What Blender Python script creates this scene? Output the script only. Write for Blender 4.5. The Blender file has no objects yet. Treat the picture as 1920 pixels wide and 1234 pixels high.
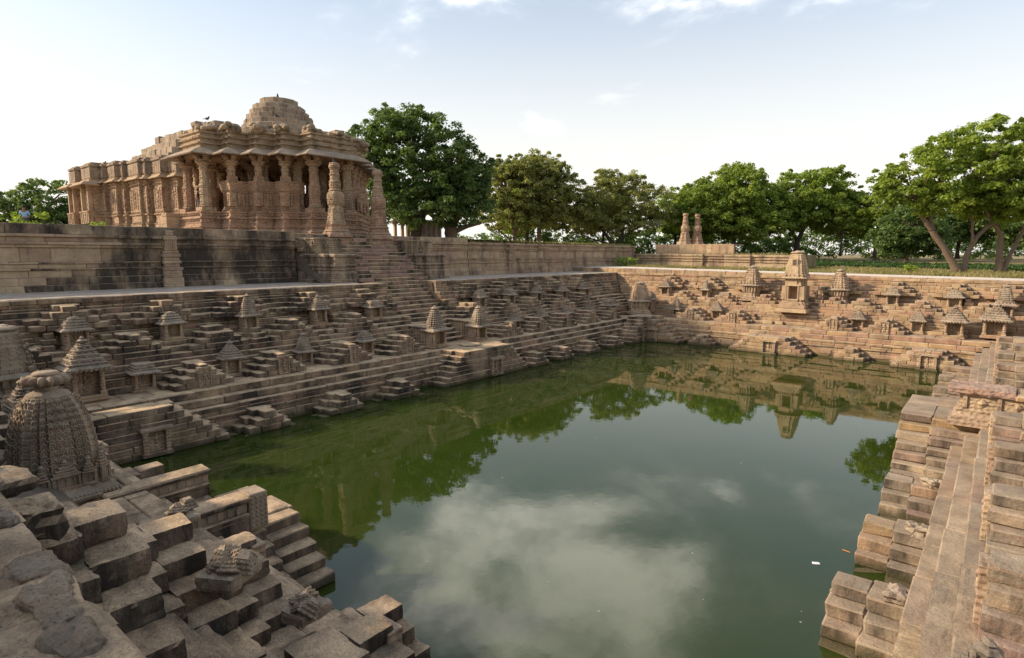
import bpy, math, random
from mathutils import Vector, Matrix, noise
import numpy as np
R = math.radians
sc = bpy.context.scene
col = sc.collection
# ------------------------------------------------------------------ camera, sky, sun, exposure
cam_d = bpy.data.cameras.new('camera'); cam = bpy.data.objects.new('camera', cam_d); col.objects.link(cam)
CAM = Vector((0, 0, 7.2))
cam.location = CAM
cam.rotation_euler = (R(90 - 7.25), 0, R(39.7))
cam_d.sensor_width = 36; cam_d.lens = 1100 / 1920 * 36
cam_d.clip_start = .05; cam_d.clip_end = 6000
sc.camera = cam
SUN_EL, SUN_AZ = 28.0, 231.0          # azimuth clockwise from +Y
wd = bpy.data.worlds.new('World'); sc.world = wd; wd.use_nodes = True
wn, wl = wd.node_tree.nodes, wd.node_tree.links
for n_ in list(wn): wn.remove(n_)
def WN(t, **k):
    n = wn.new(t)
    for a, b in k.items(): setattr(n, a, b)
    return n
sky = WN('ShaderNodeTexSky', sky_type='NISHITA', sun_disc=False)
sky.sun_elevation = R(SUN_EL); sky.sun_rotation = R(SUN_AZ); sky.dust_density = 1.6; sky.air_density = 1.2; sky.ozone_density = 2.0
tc = WN('ShaderNodeTexCoord'); sep = WN('ShaderNodeSeparateXYZ'); wl.new(tc.outputs['Generated'], sep.inputs[0])
# haze band: whitens the sky towards the horizon all the way round
hz = WN('ShaderNodeMapRange', interpolation_type='SMOOTHERSTEP')
hz.inputs['From Min'].default_value = -.02; hz.inputs['From Max'].default_value = .52
hz.inputs['To Min'].default_value = .97; hz.inputs['To Max'].default_value = .24
wl.new(sep.outputs['Z'], hz.inputs['Value'])
mixh = WN('ShaderNodeMix', data_type='RGBA'); mixh.inputs[7].default_value = (5.2, 4.98, 4.6, 1)
wl.new(hz.outputs[0], mixh.inputs[0]); wl.new(sky.outputs[0], mixh.inputs[6])
# clouds: noise on a plane high above, from the view direction
addz = WN('ShaderNodeMath', operation='ADD'); addz.inputs[1].default_value = .18
absz = WN('ShaderNodeMath', operation='ABSOLUTE'); wl.new(sep.outputs['Z'], absz.inputs[0]); wl.new(absz.outputs[0], addz.inputs[0])
dv = WN('ShaderNodeVectorMath', operation='DIVIDE'); cmb = WN('ShaderNodeCombineXYZ')
for i in range(3): wl.new(addz.outputs[0], cmb.inputs[i])
wl.new(tc.outputs['Generated'], dv.inputs[0]); wl.new(cmb.outputs[0], dv.inputs[1])
mp = WN('ShaderNodeMapping'); mp.inputs['Location'].default_value = (3.05, 1.62, 0); mp.inputs['Scale'].default_value = (1, 1, 0)
wl.new(dv.outputs[0], mp.inputs[0])
cn = WN('ShaderNodeTexNoise'); cn.inputs['Scale'].default_value = 1.7; cn.inputs['Detail'].default_value = 9; cn.inputs['Roughness'].default_value = .56
cn.inputs['Distortion'].default_value = .25
wl.new(mp.outputs[0], cn.inputs['Vector'])
# one large sunlit cloud stands above the frame (the pool mirrors it); elsewhere only thin wisps
cd = WN('ShaderNodeVectorMath', operation='SUBTRACT'); cd.inputs[1].default_value = (-.63, 1.10, 0); wl.new(dv.outputs[0], cd.inputs[0])
cs_ = WN('ShaderNodeVectorMath', operation='MULTIPLY'); cs_.inputs[1].default_value = (1, 1, 0); wl.new(cd.outputs[0], cs_.inputs[0])
cl_ = WN('ShaderNodeVectorMath', operation='LENGTH'); wl.new(cs_.outputs[0], cl_.inputs[0])
cb = WN('ShaderNodeMapRange'); cb.inputs['From Min'].default_value = .05; cb.inputs['From Max'].default_value = .62; cb.inputs['To Min'].default_value = .36; cb.inputs['To Max'].default_value = 0
wl.new(cl_.outputs['Value'], cb.inputs['Value'])
ca = WN('ShaderNodeMath', operation='ADD'); wl.new(cn.outputs['Fac'], ca.inputs[0]); wl.new(cb.outputs[0], ca.inputs[1])
cr = WN('ShaderNodeMapRange', interpolation_type='SMOOTHSTEP'); cr.inputs['From Min'].default_value = .53; cr.inputs['From Max'].default_value = .84
wl.new(ca.outputs[0], cr.inputs['Value'])
cp = WN('ShaderNodeMath', operation='POWER'); cp.inputs[1].default_value = 2.2; wl.new(cr.outputs[0], cp.inputs[0])
cm = WN('ShaderNodeMath', operation='MULTIPLY'); cm.inputs[1].default_value = .85; wl.new(cp.outputs[0], cm.inputs[0])
mixc = WN('ShaderNodeMix', data_type='RGBA'); mixc.inputs[7].default_value = (19.0, 18.0, 16.2, 1)
wl.new(cm.outputs[0], mixc.inputs[0]); wl.new(mixh.outputs[2], mixc.inputs[6])
bg = WN('ShaderNodeBackground'); bg.inputs['Strength'].default_value = .135
wl.new(mixc.outputs[2], bg.inputs[0]); wo = WN('ShaderNodeOutputWorld'); wl.new(bg.outputs[0], wo.inputs[0])
sun_d = bpy.data.lights.new('sun', 'SUN'); sun = bpy.data.objects.new('sun', sun_d); col.objects.link(sun)
sun_d.energy = 3.7; sun_d.angle = R(3.0); sun_d.color = (1.0, .83, .62)
sdir = Vector((math.sin(R(SUN_AZ)) * math.cos(R(SUN_EL)), math.cos(R(SUN_AZ)) * math.cos(R(SUN_EL)), math.sin(R(SUN_EL))))
sun.rotation_euler = sdir.to_track_quat('Z', 'Y').to_euler(); sun.location = sdir * 60
sc.view_settings.view_transform = 'Standard'; sc.view_settings.look = 'None'
sc.view_settings.exposure = .68; sc.view_settings.gamma = 1; sc.view_settings.use_curve_mapping = False
sc.render.engine = 'CYCLES'
sc.cycles.max_bounces = 6; sc.cycles.diffuse_bounces = 3; sc.cycles.glossy_bounces = 3; sc.cycles.transmission_bounces = 3
sc.cycles.use_denoising = True

# ------------------------------------------------------------------ helpers
rng = random.Random(7)
FW = Vector((-math.sin(R(39.7)), math.cos(R(39.7)), 0)); RT = Vector((math.cos(R(39.7)), math.sin(R(39.7)), 0))
CP, SP = math.cos(R(7.25)), math.sin(R(7.25))
def seen(p):
    """rough size in photo pixels per metre at p (0 when out of the frame): only used to choose which stones are objects of their own"""
    d = Vector(p) - CAM
    f = d.dot(FW); dep = f * CP - d.z * SP
    if dep < .3: return 0
    x = 960 + 1100 * d.dot(RT) / dep; y = 617 - 1100 * (d.z * CP + f * SP) / dep
    if x < -60 or x > 1980 or y < -60 or y > 1300: return 0
    return 1100 / dep
def tag(o, label=None, cat=None, group=None, kind=None):
    if label: o['label'] = label
    if cat: o['category'] = cat
    if group: o['group'] = group
    if kind: o['kind'] = kind
    return o
def empty(name, loc, label, cat, group=None, rz=0):
    o = bpy.data.objects.new(name, None); col.objects.link(o); o.location = loc; o.rotation_euler = (0, 0, rz)
    o.empty_display_size = .2
    return tag(o, label, cat, group)
def mesh_obj(name, me, parent=None, loc=(0, 0, 0)):
    o = bpy.data.objects.new(name, me); col.objects.link(o); o.location = loc
    if parent: o.parent = parent
    return o
def copy_tree(o, parent=None):
    c = o.copy(); col.objects.link(c)
    if parent: c.parent = parent
    for ch in list(o.children): copy_tree(ch, c)
    return c
class MB:
    """collects shapes, builds one mesh"""
    def __init__(s): s.v = []; s.f = []; s.sm = []
    def add(s, v, f, smooth=False):
        n = len(s.v); s.v.extend(v); s.f.extend([tuple(i + n for i in q) for q in f]); s.sm.extend([smooth] * len(f)); return s
    def box(s, x0, x1, y0, y1, z0, z1, bev=.015, jit=0., r=None):
        v, f = stone_geo((x1 - x0), (y1 - y0), (z1 - z0), bev, jit, r or rng)
        cx, cy, cz = (x0 + x1) / 2, (y0 + y1) / 2, (z0 + z1) / 2
        return s.add([(a + cx, b + cy, c + cz) for a, b, c in v], f)
    def sweep(s, plan, prof, top=True, bot=False):
        n = len(plan); rings = []
        nr = []
        for i in range(n):
            p0, p1, p2 = plan[i - 1], plan[i], plan[(i + 1) % n]
            d1 = Vector((p1[0] - p0[0], p1[1] - p0[1])).normalized(); d2 = Vector((p2[0] - p1[0], p2[1] - p1[1])).normalized()
            n1 = Vector((d1.y, -d1.x)); n2 = Vector((d2.y, -d2.x)); m = n1 + n2
            k = m.length_squared
            nr.append(m * (2 / k) if k > .2 else n1)
        v = []; f = []
        for (off, z) in prof:
            v.extend([(plan[i][0] + nr[i].x * off, plan[i][1] + nr[i].y * off, z) for i in range(n)])
        for k in range(len(prof) - 1):
            for i in range(n):
                j = (i + 1) % n; f.append((k * n + i, k * n + j, (k + 1) * n + j, (k + 1) * n + i))
        if top: f.append(tuple((len(prof) - 1) * n + i for i in range(n)))
        if bot: f.append(tuple(reversed(range(n))))
        return s.add(v, f)
    def scaled(s, plan, prof, c=(0, 0), top=True):
        n = len(plan); v = []; f = []
        for (k, z) in prof: v.extend([(c[0] + p[0] * k, c[1] + p[1] * k, z) for p in plan])
        for k in range(len(prof) - 1):
            for i in range(n):
                j = (i + 1) % n; f.append((k * n + i, k * n + j, (k + 1) * n + j, (k + 1) * n + i))
        if top: f.append(tuple((len(prof) - 1) * n + i for i in range(n)))
        return s.add(v, f)
    def lathe(s, prof, n=12, c=(0, 0, 0), lobes=0, amp=0., rot=0., smooth=False):
        v = []; f = []
        for (r, z) in prof:
            for i in range(n):
                a = 2 * math.pi * i / n + rot; rr = r * (1 + amp * math.cos(lobes * a)) if lobes else r
                v.append((c[0] + rr * math.cos(a), c[1] + rr * math.sin(a), c[2] + z))
        for k in range(len(prof) - 1):
            for i in range(n):
                j = (i + 1) % n; f.append((k * n + i, k * n + j, (k + 1) * n + j, (k + 1) * n + i))
        f.append(tuple((len(prof) - 1) * n + i for i in range(n))); f.append(tuple(reversed(range(n))))
        return s.add(v, f, smooth)
    def ell(s, c, r, n=6, m=4, smooth=True):
        v = [(c[0], c[1], c[2] - r[2])]; f = []
        for k in range(1, m):
            t = math.pi * k / m
            for i in range(n):
                a = 2 * math.pi * i / n
                v.append((c[0] + r[0] * math.sin(t) * math.cos(a), c[1] + r[1] * math.sin(t) * math.sin(a), c[2] - r[2] * math.cos(t)))
        v.append((c[0], c[1], c[2] + r[2])); L = len(v) - 1
        for i in range(n):
            j = (i + 1) % n; f.append((0, 1 + j, 1 + i)); f.append((L, L - n + i, L - n + j))
        for k in range(m - 2):
            for i in range(n):
                j = (i + 1) % n; f.append((1 + k * n + i, 1 + k * n + j, 1 + (k + 1) * n + j, 1 + (k + 1) * n + i))
        return s.add(v, f, smooth)
    def tube(s, pts, rad, n=8, smooth=True, jag=0.):
        v = []; f = []; P_ = [Vector(p) for p in pts]
        for k, p in enumerate(P_):
            d = (P_[min(k + 1, len(P_) - 1)] - P_[max(k - 1, 0)]).normalized()
            a = d.orthogonal().normalized() if k == 0 else (a - d * a.dot(d)).normalized()
            b = d.cross(a); r = rad[k] if hasattr(rad, '__len__') else rad
            for i in range(n):
                t = 2 * math.pi * i / n; rr = r * (1 + jag * math.sin(3 * t + k))
                q = p + a * (rr * math.cos(t)) + b * (rr * math.sin(t)); v.append(tuple(q))
        for k in range(len(P_) - 1):
            for i in range(n):
                j = (i + 1) % n; f.append((k * n + i, k * n + j, (k + 1) * n + j, (k + 1) * n + i))
        f.append(tuple(reversed(range(n)))); f.append(tuple((len(P_) - 1) * n + i for i in range(n)))
        return s.add(v, f, smooth)
    def xf(s, m):
        s.v = [tuple(m @ Vector(p)) for p in s.v]; return s
    def join(s, o, m=None):
        return (s.add([tuple(m @ Vector(p)) for p in o.v] if m else o.v, [tuple(q) for q in o.f]), s.sm.__setitem__(slice(len(s.sm) - len(o.f), None), o.sm))[0]
    def mesh(s, name, mat):
        me = bpy.data.meshes.new(name); me.from_pydata(s.v, [], s.f); me.materials.append(mat)
        if any(s.sm): me.polygons.foreach_set('use_smooth', s.sm)
        me.update(); return me
    def build(s, name, mat, parent=None, loc=(0, 0, 0)):
        return mesh_obj(name, s.mesh(name, mat), parent, loc)
CORN = [(sx, sy, sz) for sz in (-1, 1) for sy in (-1, 1) for sx in (-1, 1)]
def _boxfaces():
    idx = {c: i for i, c in enumerate(CORN)}; F = []
    V = lambda c, a: idx[c] * 3 + a
    for ax in range(3):
        for sg in (-1, 1):
            a1, a2 = [(1, 2), (2, 0), (0, 1)][ax]
            q = []
            for (u, w) in ((-1, -1), (1, -1), (1, 1), (-1, 1)):
                c = [0, 0, 0]; c[ax] = sg; c[a1] = u; c[a2] = w; q.append(V(tuple(c), ax))
            F.append(tuple(q) if sg > 0 else tuple(reversed(q)))
    for ax in range(3):
        a1, a2 = [(1, 2), (2, 0), (0, 1)][ax]
        for u in (-1, 1):
            for w in (-1, 1):
                c0 = [0, 0, 0]; c0[ax] = -1; c0[a1] = u; c0[a2] = w; c1 = list(c0); c1[ax] = 1
                q = (V(tuple(c0), a1), V(tuple(c1), a1), V(tuple(c1), a2), V(tuple(c0), a2))
                F.append(q if u * w < 0 else tuple(reversed(q)))
    for c in CORN:
        q = (V(c, 0), V(c, 1), V(c, 2)); F.append(q if c[0] * c[1] * c[2] > 0 else tuple(reversed(q)))
    return F
BOXF = _boxfaces()
def stone_geo(dx, dy, dz, bev, jit, r):
    """a squared block, corner j pushed about, edges chamfered: 24 points, vertex 3*corner+axis lies on the face normal to that axis"""
    h = (dx / 2, dy / 2, dz / 2); v = []; b = min(bev, dx * .3, dy * .3, dz * .3)
    for c in CORN:
        o = [r.uniform(-jit, jit) * .6 for _ in range(3)]
        bb = b * r.uniform(.5, 1.6)
        for ax in range(3):
            v.append(tuple((h[i] * c[i] if i == ax else (h[i] - bb) * c[i]) + o[i] + r.uniform(-jit, jit) * .25 for i in range(3)))
    return v, BOXF
def rough_geo(dx, dy, dz, seed, amp=.02, cell=.055, rnd=.03):
    """a weathered block for the foreground: box surface subdivided, edges worn round, faces displaced by noise"""
    ns = [max(3, min(30 if cell < .05 else 16, int(d / cell))) for d in (dx, dy, dz)]; h = (dx / 2, dy / 2, dz / 2)
    v = []; f = []; key = {}
    def vid(i, j, k):
        if (i, j, k) not in key:
            p = Vector((-h[0] + dx * i / ns[0], -h[1] + dy * j / ns[1], -h[2] + dz * k / ns[2]))
            q = Vector([max(-(h[a] - rnd), min(h[a] - rnd, p[a])) for a in range(3)]); d = p - q
            if d.length > 1e-6:
                ext = sum(1 for a in range(3) if abs(p[a]) > h[a] - rnd)
                d = d.normalized() * rnd if ext > 1 else d
            nn = d.normalized() if d.length > 1e-6 else Vector((0, 0, 1))
            s_ = p * 2.3 + Vector((seed * 7.1, seed * 3.3, seed))
            k_ = noise.fractal(s_, .8, 2.1, 6) * amp * 1.6 + noise.noise(Vector((s_.x * 1.5, s_.y * 6, s_.z * 6))) * amp * .7 + noise.fractal(p * 11 + Vector((seed, 0, seed * 2)), .9, 2.0, 3) * amp * .45
            kz = noise.noise(Vector((s_.x * .5, s_.y * .5, s_.z * 9))) * amp * .5
            chip = max(0, noise.noise(s_ * 1.3) - .25) * (amp * 3.5 if sum(1 for a in range(3) if abs(p[a]) > h[a] * .8) > 1 else 0)
            key[(i, j, k)] = len(v); v.append(tuple(q + d + nn * (k_ + (kz if abs(nn.z) < .5 else 0) - chip)))
        return key[(i, j, k)]
    for ax in range(3):
        a1, a2 = [(1, 2), (2, 0), (0, 1)][ax]
        for sg in (0, ns[ax]):
            for i in range(ns[a1]):
                for j in range(ns[a2]):
                    q = []
                    for (u, w) in ((0, 0), (1, 0), (1, 1), (0, 1)):
                        c = [0, 0, 0]; c[ax] = sg; c[a1] = i + u; c[a2] = j + w; q.append(vid(*c))
                    f.append(tuple(q) if sg else tuple(reversed(q)))
    return v, f

# ------------------------------------------------------------------ materials
def nodes(name):
    m = bpy.data.materials.new(name); m.use_nodes = True; t = m.node_tree; t.nodes.clear()
    def N(ty, ins=None, **k):
        n = t.nodes.new(ty)
        for a, b in k.items(): setattr(n, a, b)
        for i, val in (ins or {}).items():
            if hasattr(val, 'node'): t.links.new(val, n.inputs[i])
            else: n.inputs[i].default_value = val
        return n
    return m, t, N
def ramp(n, stops, interp='LINEAR'):
    cr = n.color_ramp; cr.interpolation = interp
    while len(cr.elements) < len(stops): cr.elements.new(.5)
    for e, (p, c) in zip(cr.elements, stops): e.position = p; e.color = (*c, 1) if len(c) == 3 else c
def stone_mat(name, cols, stain_shade=.5, dust_light=.4, bump=.5, carve=0., dust_light_col=(.40, .32, .235), lichen=.0, stain_shade_lo=.47, bs=14., val=(.72, 1.25), vstreak=.3, carve_s=9., sscale=1.3, pits=.35):
    m, t, N = nodes(name)
    geo = N('ShaderNodeNewGeometry'); oi = N('ShaderNodeObjectInfo'); P = geo.outputs['Position']
    r = N('ShaderNodeMath', {0: oi.outputs['Random'], 1: geo.outputs['Random Per Island']}, operation='ADD')
    fr = N('ShaderNodeMath', {0: r.outputs[0]}, operation='FRACT')
    rp = N('ShaderNodeValToRGB', {0: fr.outputs[0]}); ramp(rp, [(i / (len(cols) - 1), c) for i, c in enumerate(cols)])
    n1 = N('ShaderNodeTexNoise', {'Vector': P, 'Scale': 1.6, 'Detail': 9., 'Roughness': .65})
    mr = N('ShaderNodeMapRange', {'Value': n1.outputs['Fac'], 'From Min': .3, 'From Max': .7, 'To Min': val[0], 'To Max': val[1]})
    n2 = N('ShaderNodeTexNoise', {'Vector': P, 'Scale': 26., 'Detail': 6., 'Roughness': .7})
    mr2 = N('ShaderNodeMapRange', {'Value': n2.outputs['Fac'], 'From Min': .3, 'From Max': .7, 'To Min': .8, 'To Max': 1.18})
    mm = N('ShaderNodeMath', {0: mr.outputs[0], 1: mr2.outputs[0]}, operation='MULTIPLY')
    c1 = N('ShaderNodeVectorMath', {0: rp.outputs[0]}, operation='SCALE'); t.links.new(mm.outputs[0], c1.inputs['Scale'])
    # iron bands in the bedding of the sandstone
    cur = c1.outputs[0]
    nb = N('ShaderNodeMapping', {'Vector': P, 'Scale': (.8, .8, 5.)})
    nb2 = N('ShaderNodeTexNoise', {'Vector': nb.outputs[0], 'Scale': 1.7, 'Detail': 6., 'Roughness': .6})
    br = N('ShaderNodeMapRange', {'Value': nb2.outputs['Fac'], 'From Min': .52, 'From Max': .72, 'To Max': .55})
    mxr = N('ShaderNodeMix', {0: br.outputs[0], 6: cur, 7: (.34, .195, .115, 1)}, data_type='RGBA'); cur = mxr.outputs[2]
    # black weathering crust, running down; also paints shade into risers, less on tops
    sm = N('ShaderNodeMapping', {'Vector': P, 'Scale': (1.1, 1.1, vstreak)})
    sn = N('ShaderNodeTexNoise', {'Vector': sm.outputs[0], 'Scale': sscale, 'Detail': 10., 'Roughness': .68})
    sr = N('ShaderNodeMapRange', {'Value': sn.outputs['Fac'], 'From Min': stain_shade_lo, 'From Max': stain_shade_lo + .2, 'To Max': stain_shade})
    sepn = N('ShaderNodeSeparateXYZ', {0: geo.outputs['True Normal']})
    up = N('ShaderNodeMapRange', {'Value': sepn.outputs['Z'], 'From Min': .3, 'From Max': .75, 'To Min': 1., 'To Max': .3})
    sf = N('ShaderNodeMath', {0: sr.outputs[0], 1: up.outputs[0]}, operation='MULTIPLY')
    mx = N('ShaderNodeMix', {0: sf.outputs[0], 6: cur, 7: (.042, .035, .029, 1)}, data_type='RGBA'); cur = mx.outputs[2]
    # dust on what faces up, paler to paint in the skylight on treads
    upd = N('ShaderNodeMapRange', {'Value': sepn.outputs['Z'], 'From Min': .35, 'From Max': .8, 'To Max': dust_light})  # reaches the chamfers too, drawing painted light lines along step edges
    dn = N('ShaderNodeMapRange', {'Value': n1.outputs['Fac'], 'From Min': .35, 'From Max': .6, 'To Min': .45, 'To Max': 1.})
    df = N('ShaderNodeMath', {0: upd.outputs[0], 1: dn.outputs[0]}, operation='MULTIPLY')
    dcs = N('ShaderNodeVectorMath', {0: (*dust_light_col,)}, operation='SCALE'); t.links.new(mm.outputs[0], dcs.inputs['Scale'])
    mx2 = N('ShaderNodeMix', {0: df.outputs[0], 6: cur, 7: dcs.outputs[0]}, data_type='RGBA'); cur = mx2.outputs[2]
    if lichen:
        ln = N('ShaderNodeTexNoise', {'Vector': P, 'Scale': 5., 'Detail': 8., 'Roughness': .75})
        lr = N('ShaderNodeMapRange', {'Value': ln.outputs['Fac'], 'From Min': .6, 'From Max': .68, 'To Max': lichen})
        mx3 = N('ShaderNodeMix', {0: lr.outputs[0], 6: cur, 7: (.42, .40, .36, 1)}, data_type='RGBA'); cur = mx3.outputs[2]
    # pits and dark grains of the coarse sandstone
    pn = N('ShaderNodeTexNoise', {'Vector': P, 'Scale': 48., 'Detail': 5., 'Roughness': .7})
    pr = N('ShaderNodeMapRange', {'Value': pn.outputs['Fac'], 'From Min': .54, 'From Max': .64, 'To Max': pits})
    mxp = N('ShaderNodeMix', {0: pr.outputs[0], 6: cur, 7: (.06, .048, .037, 1)}, data_type='RGBA'); cur = mxp.outputs[2]
    # green slime at the waterline
    sp_ = N('ShaderNodeSeparateXYZ', {0: P}); an = N('ShaderNodeTexNoise', {'Vector': P, 'Scale': 2.2, 'Detail': 6.})
    ah = N('ShaderNodeMath', {0: an.outputs['Fac'], 1: .5}, operation='MULTIPLY'); az = N('ShaderNodeMath', {0: sp_.outputs['Z'], 1: ah.outputs[0]}, operation='SUBTRACT')
    ar = N('ShaderNodeMapRange', {'Value': az.outputs[0], 'From Min': -.16, 'From Max': .04, 'To Min': .8, 'To Max': 0.})
    mxa = N('ShaderNodeMix', {0: ar.outputs[0], 6: cur, 7: (.07, .062, .03, 1)}, data_type='RGBA'); cur = mxa.outputs[2]
    bn = N('ShaderNodeTexNoise', {'Vector': P, 'Scale': bs, 'Detail': 10., 'Roughness': .68})
    b1 = N('ShaderNodeBump', {'Strength': bump, 'Distance': .035, 'Height': bn.outputs['Fac']}); nrm = b1.outputs[0]
    if carve:
        cmap = N('ShaderNodeMapping', {'Vector': P, 'Scale': (1, 1, 1.25)})
        vo = N('ShaderNodeTexVoronoi', {'Vector': cmap.outputs[0], 'Scale': carve_s}, feature='SMOOTH_F1')
        b2 = N('ShaderNodeBump', {'Strength': carve, 'Distance': .09, 'Height': vo.outputs['Distance'], 'Normal': nrm}, invert=True); nrm = b2.outputs[0]
        wv = N('ShaderNodeTexWave', {'Vector': P, 'Scale': 2.6, 'Distortion': 1.2, 'Detail': 2.}, bands_direction='Z')
        b3 = N('ShaderNodeBump', {'Strength': carve * .6, 'Distance': .05, 'Height': wv.outputs['Fac'], 'Normal': nrm}); nrm = b3.outputs[0]
    bs_ = N('ShaderNodeBsdfPrincipled', {'Base Color': cur, 'Roughness': .92, 'Normal': nrm})
    bs_.inputs['Specular IOR Level'].default_value = .18
    o = N('ShaderNodeOutputMaterial', {0: bs_.outputs[0]}); return m
TAN = [(.38, .265, .16), (.43, .30, .17), (.32, .22, .14), (.36, .22, .15), (.46, .34, .205), (.28, .205, .14), (.41, .27, .145), (.32, .19, .135)]
GREY = [(.31, .23, .155), (.38, .275, .17), (.25, .19, .135), (.35, .215, .15), (.41, .305, .19), (.28, .21, .145)]
M = {}
M['stone_w'] = stone_mat('west_sandstone', GREY, stain_shade=.96, dust_light=.95, bump=.7, stain_shade_lo=.405, lichen=.22, dust_light_col=(.58, .42, .25), sscale=.75, vstreak=.7)
M['stone_n'] = stone_mat('north_sandstone', TAN, stain_shade=.8, dust_light=.6, bump=.6, stain_shade_lo=.5, dust_light_col=(.46, .36, .25))
M['stone_e'] = stone_mat('east_sandstone', [(.34, .26, .18), (.38, .285, .19), (.28, .22, .165), (.32, .215, .16), (.40, .31, .21), (.25, .20, .15), (.38, .255, .13), (.29, .19, .16)], stain_shade=.88, dust_light=.42, bump=.9, stain_shade_lo=.425, lichen=.2, dust_light_col=(.36, .285, .205))
M['stone_s'] = stone_mat('south_sandstone', [(.28, .215, .15), (.33, .245, .16), (.23, .18, .13), (.30, .20, .14), (.35, .265, .175)], stain_shade=.97, dust_light=.85, bump=1.1, stain_shade_lo=.36, lichen=.15, dust_light_col=(.57, .41, .255), bs=19., val=(.5, 1.4), pits=.6)
WL = [(.40, .30, .19), (.42, .31, .195), (.35, .235, .165), (.44, .34, .22), (.38, .265, .18)]
M['wall'] = stone_mat('wall_sandstone', WL, stain_shade=.9, dust_light=.2, bump=.5, stain_shade_lo=.49, vstreak=.4, lichen=.2, sscale=.7)
M['pave'] = stone_mat('grey_weathered_paving', [(.36, .28, .19), (.42, .325, .22), (.27, .215, .155), (.38, .255, .17), (.22, .18, .135)], stain_shade=.9, dust_light=.15, bump=1.1, stain_shade_lo=.44, lichen=.25, dust_light_col=(.40, .31, .21), bs=17., val=(.5, 1.45), pits=.7)
M['wall_dark'] = stone_mat('black_stained_wall', WL, stain_shade=.97, dust_light=.12, bump=.5, stain_shade_lo=.375, vstreak=.45, lichen=.25, sscale=.55)
M['wall_light'] = stone_mat('clean_wall_sandstone', WL, stain_shade=.7, dust_light=.2, bump=.5, stain_shade_lo=.57, vstreak=.14, lichen=.1)
M['carved'] = stone_mat('carved_sandstone', [(.38, .275, .18), (.42, .31, .20), (.34, .24, .16), (.36, .25, .18)], stain_shade=.6, dust_light=.35, bump=.5, carve=.55, stain_shade_lo=.53, lichen=.2)
M['carved_dark'] = stone_mat('dark_carved_sandstone', [(.34, .25, .17), (.38, .285, .18), (.30, .22, .155)], stain_shade=.92, dust_light=.5, bump=.6, carve=.7, stain_shade_lo=.43, lichen=.2, vstreak=.15)
M['roofst'] = stone_mat('weathered_carving', [(.30, .235, .175), (.35, .28, .20), (.27, .21, .16)], stain_shade=.75, dust_light=.45, bump=.6, carve=.5, stain_shade_lo=.48, lichen=.45)
M['spire'] = stone_mat('grey_carving', [(.31, .24, .165), (.35, .27, .185), (.28, .215, .15)], stain_shade=.75, dust_light=.35, bump=.7, stain_shade_lo=.48, lichen=.3)
M['temple'] = stone_mat('temple_sandstone', [(.40, .275, .175), (.43, .315, .20), (.36, .23, .15), (.39, .245, .16)], stain_shade=.75, dust_light=.4, bump=.7, carve=1., stain_shade_lo=.53, lichen=.12, carve_s=6.5)
M['temple_plain'] = stone_mat('temple_dressed_stone', [(.44, .31, .19), (.47, .345, .215), (.40, .265, .17), (.38, .275, .18)], stain_shade=.6, dust_light=.35, bump=.5, stain_shade_lo=.54, lichen=.15)
M['temple_top'] = stone_mat('weathered_temple_stone', [(.38, .28, .185), (.41, .31, .20), (.33, .245, .165), (.29, .225, .165)], stain_shade=.85, dust_light=.4, bump=.7, carve=.5, stain_shade_lo=.48, lichen=.2, carve_s=6.5)
M['dome'] = stone_mat('dome_stone', [(.34, .265, .19), (.38, .30, .215), (.30, .23, .165), (.27, .21, .16)], stain_shade=.8, dust_light=.4, bump=.8, stain_shade_lo=.49, lichen=.3)
M['red_stone'] = stone_mat('red_sandstone', [(.31, .20, .15), (.34, .225, .17), (.28, .185, .145)], stain_shade=.6, dust_light=.35, bump=.5, carve=.4, stain_shade_lo=.52)
M['slab'] = stone_mat('paving_stone', [(.37, .31, .245), (.41, .345, .27), (.34, .28, .22), (.43, .36, .29)], stain_shade=.5, dust_light=.4, bump=.25, stain_shade_lo=.56, dust_light_col=(.44, .37, .30))
def plain(name, c, rough=.8, noise_amt=.25, scale=6., spec=.3):
    m, t, N = nodes(name); geo = N('ShaderNodeNewGeometry')
    n1 = N('ShaderNodeTexNoise', {'Vector': geo.outputs['Position'], 'Scale': scale, 'Detail': 8., 'Roughness': .65})
    mr = N('ShaderNodeMapRange', {'Value': n1.outputs['Fac'], 'From Min': .3, 'From Max': .7, 'To Min': 1 - noise_amt, 'To Max': 1 + noise_amt})
    c1 = N('ShaderNodeVectorMath', {0: c}, operation='SCALE'); t.links.new(mr.outputs[0], c1.inputs['Scale'])
    b = N('ShaderNodeBump', {'Strength': .3, 'Distance': .02, 'Height': n1.outputs['Fac']})
    p = N('ShaderNodeBsdfPrincipled', {'Base Color': c1.outputs[0], 'Roughness': rough, 'Normal': b.outputs[0]}); p.inputs['Specular IOR Level'].default_value = spec
    N('ShaderNodeOutputMaterial', {0: p.outputs[0]}); return m
M['core'] = plain('rubble_core', (.12, .095, .07), .95)
M['road'] = plain('pale_road', (.62, .53, .45), .95, .12, 1.5)
M['bark'] = plain('bark', (.17, .12, .085), .95, .4, 9.)
M['bark_dark'] = plain('dark_bark', (.07, .055, .042), .95, .4, 9.)
M['bird'] = plain('feathers', (.06, .06, .07), .7)
M['shirt'] = plain('blue_shirt', (.25, .42, .58), .85, .1)
M['dark_cloth'] = plain('dark_cloth', (.05, .05, .07), .85, .1)
M['grey_cloth'] = plain('grey_cloth', (.25, .26, .28), .85, .1)
M['skin'] = plain('skin', (.22, .12, .08), .6, .1)
M['hair'] = plain('black_hair', (.012, .01, .01), .6, .1)
M['litter'] = plain('white_plastic', (.7, .72, .74), .5, .1)
M['orange'] = plain('orange_wood', (.5, .22, .07), .7, .1)
M['dropping'] = plain('lime_wash', (.6, .57, .52), .9, .2, 12.)
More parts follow.
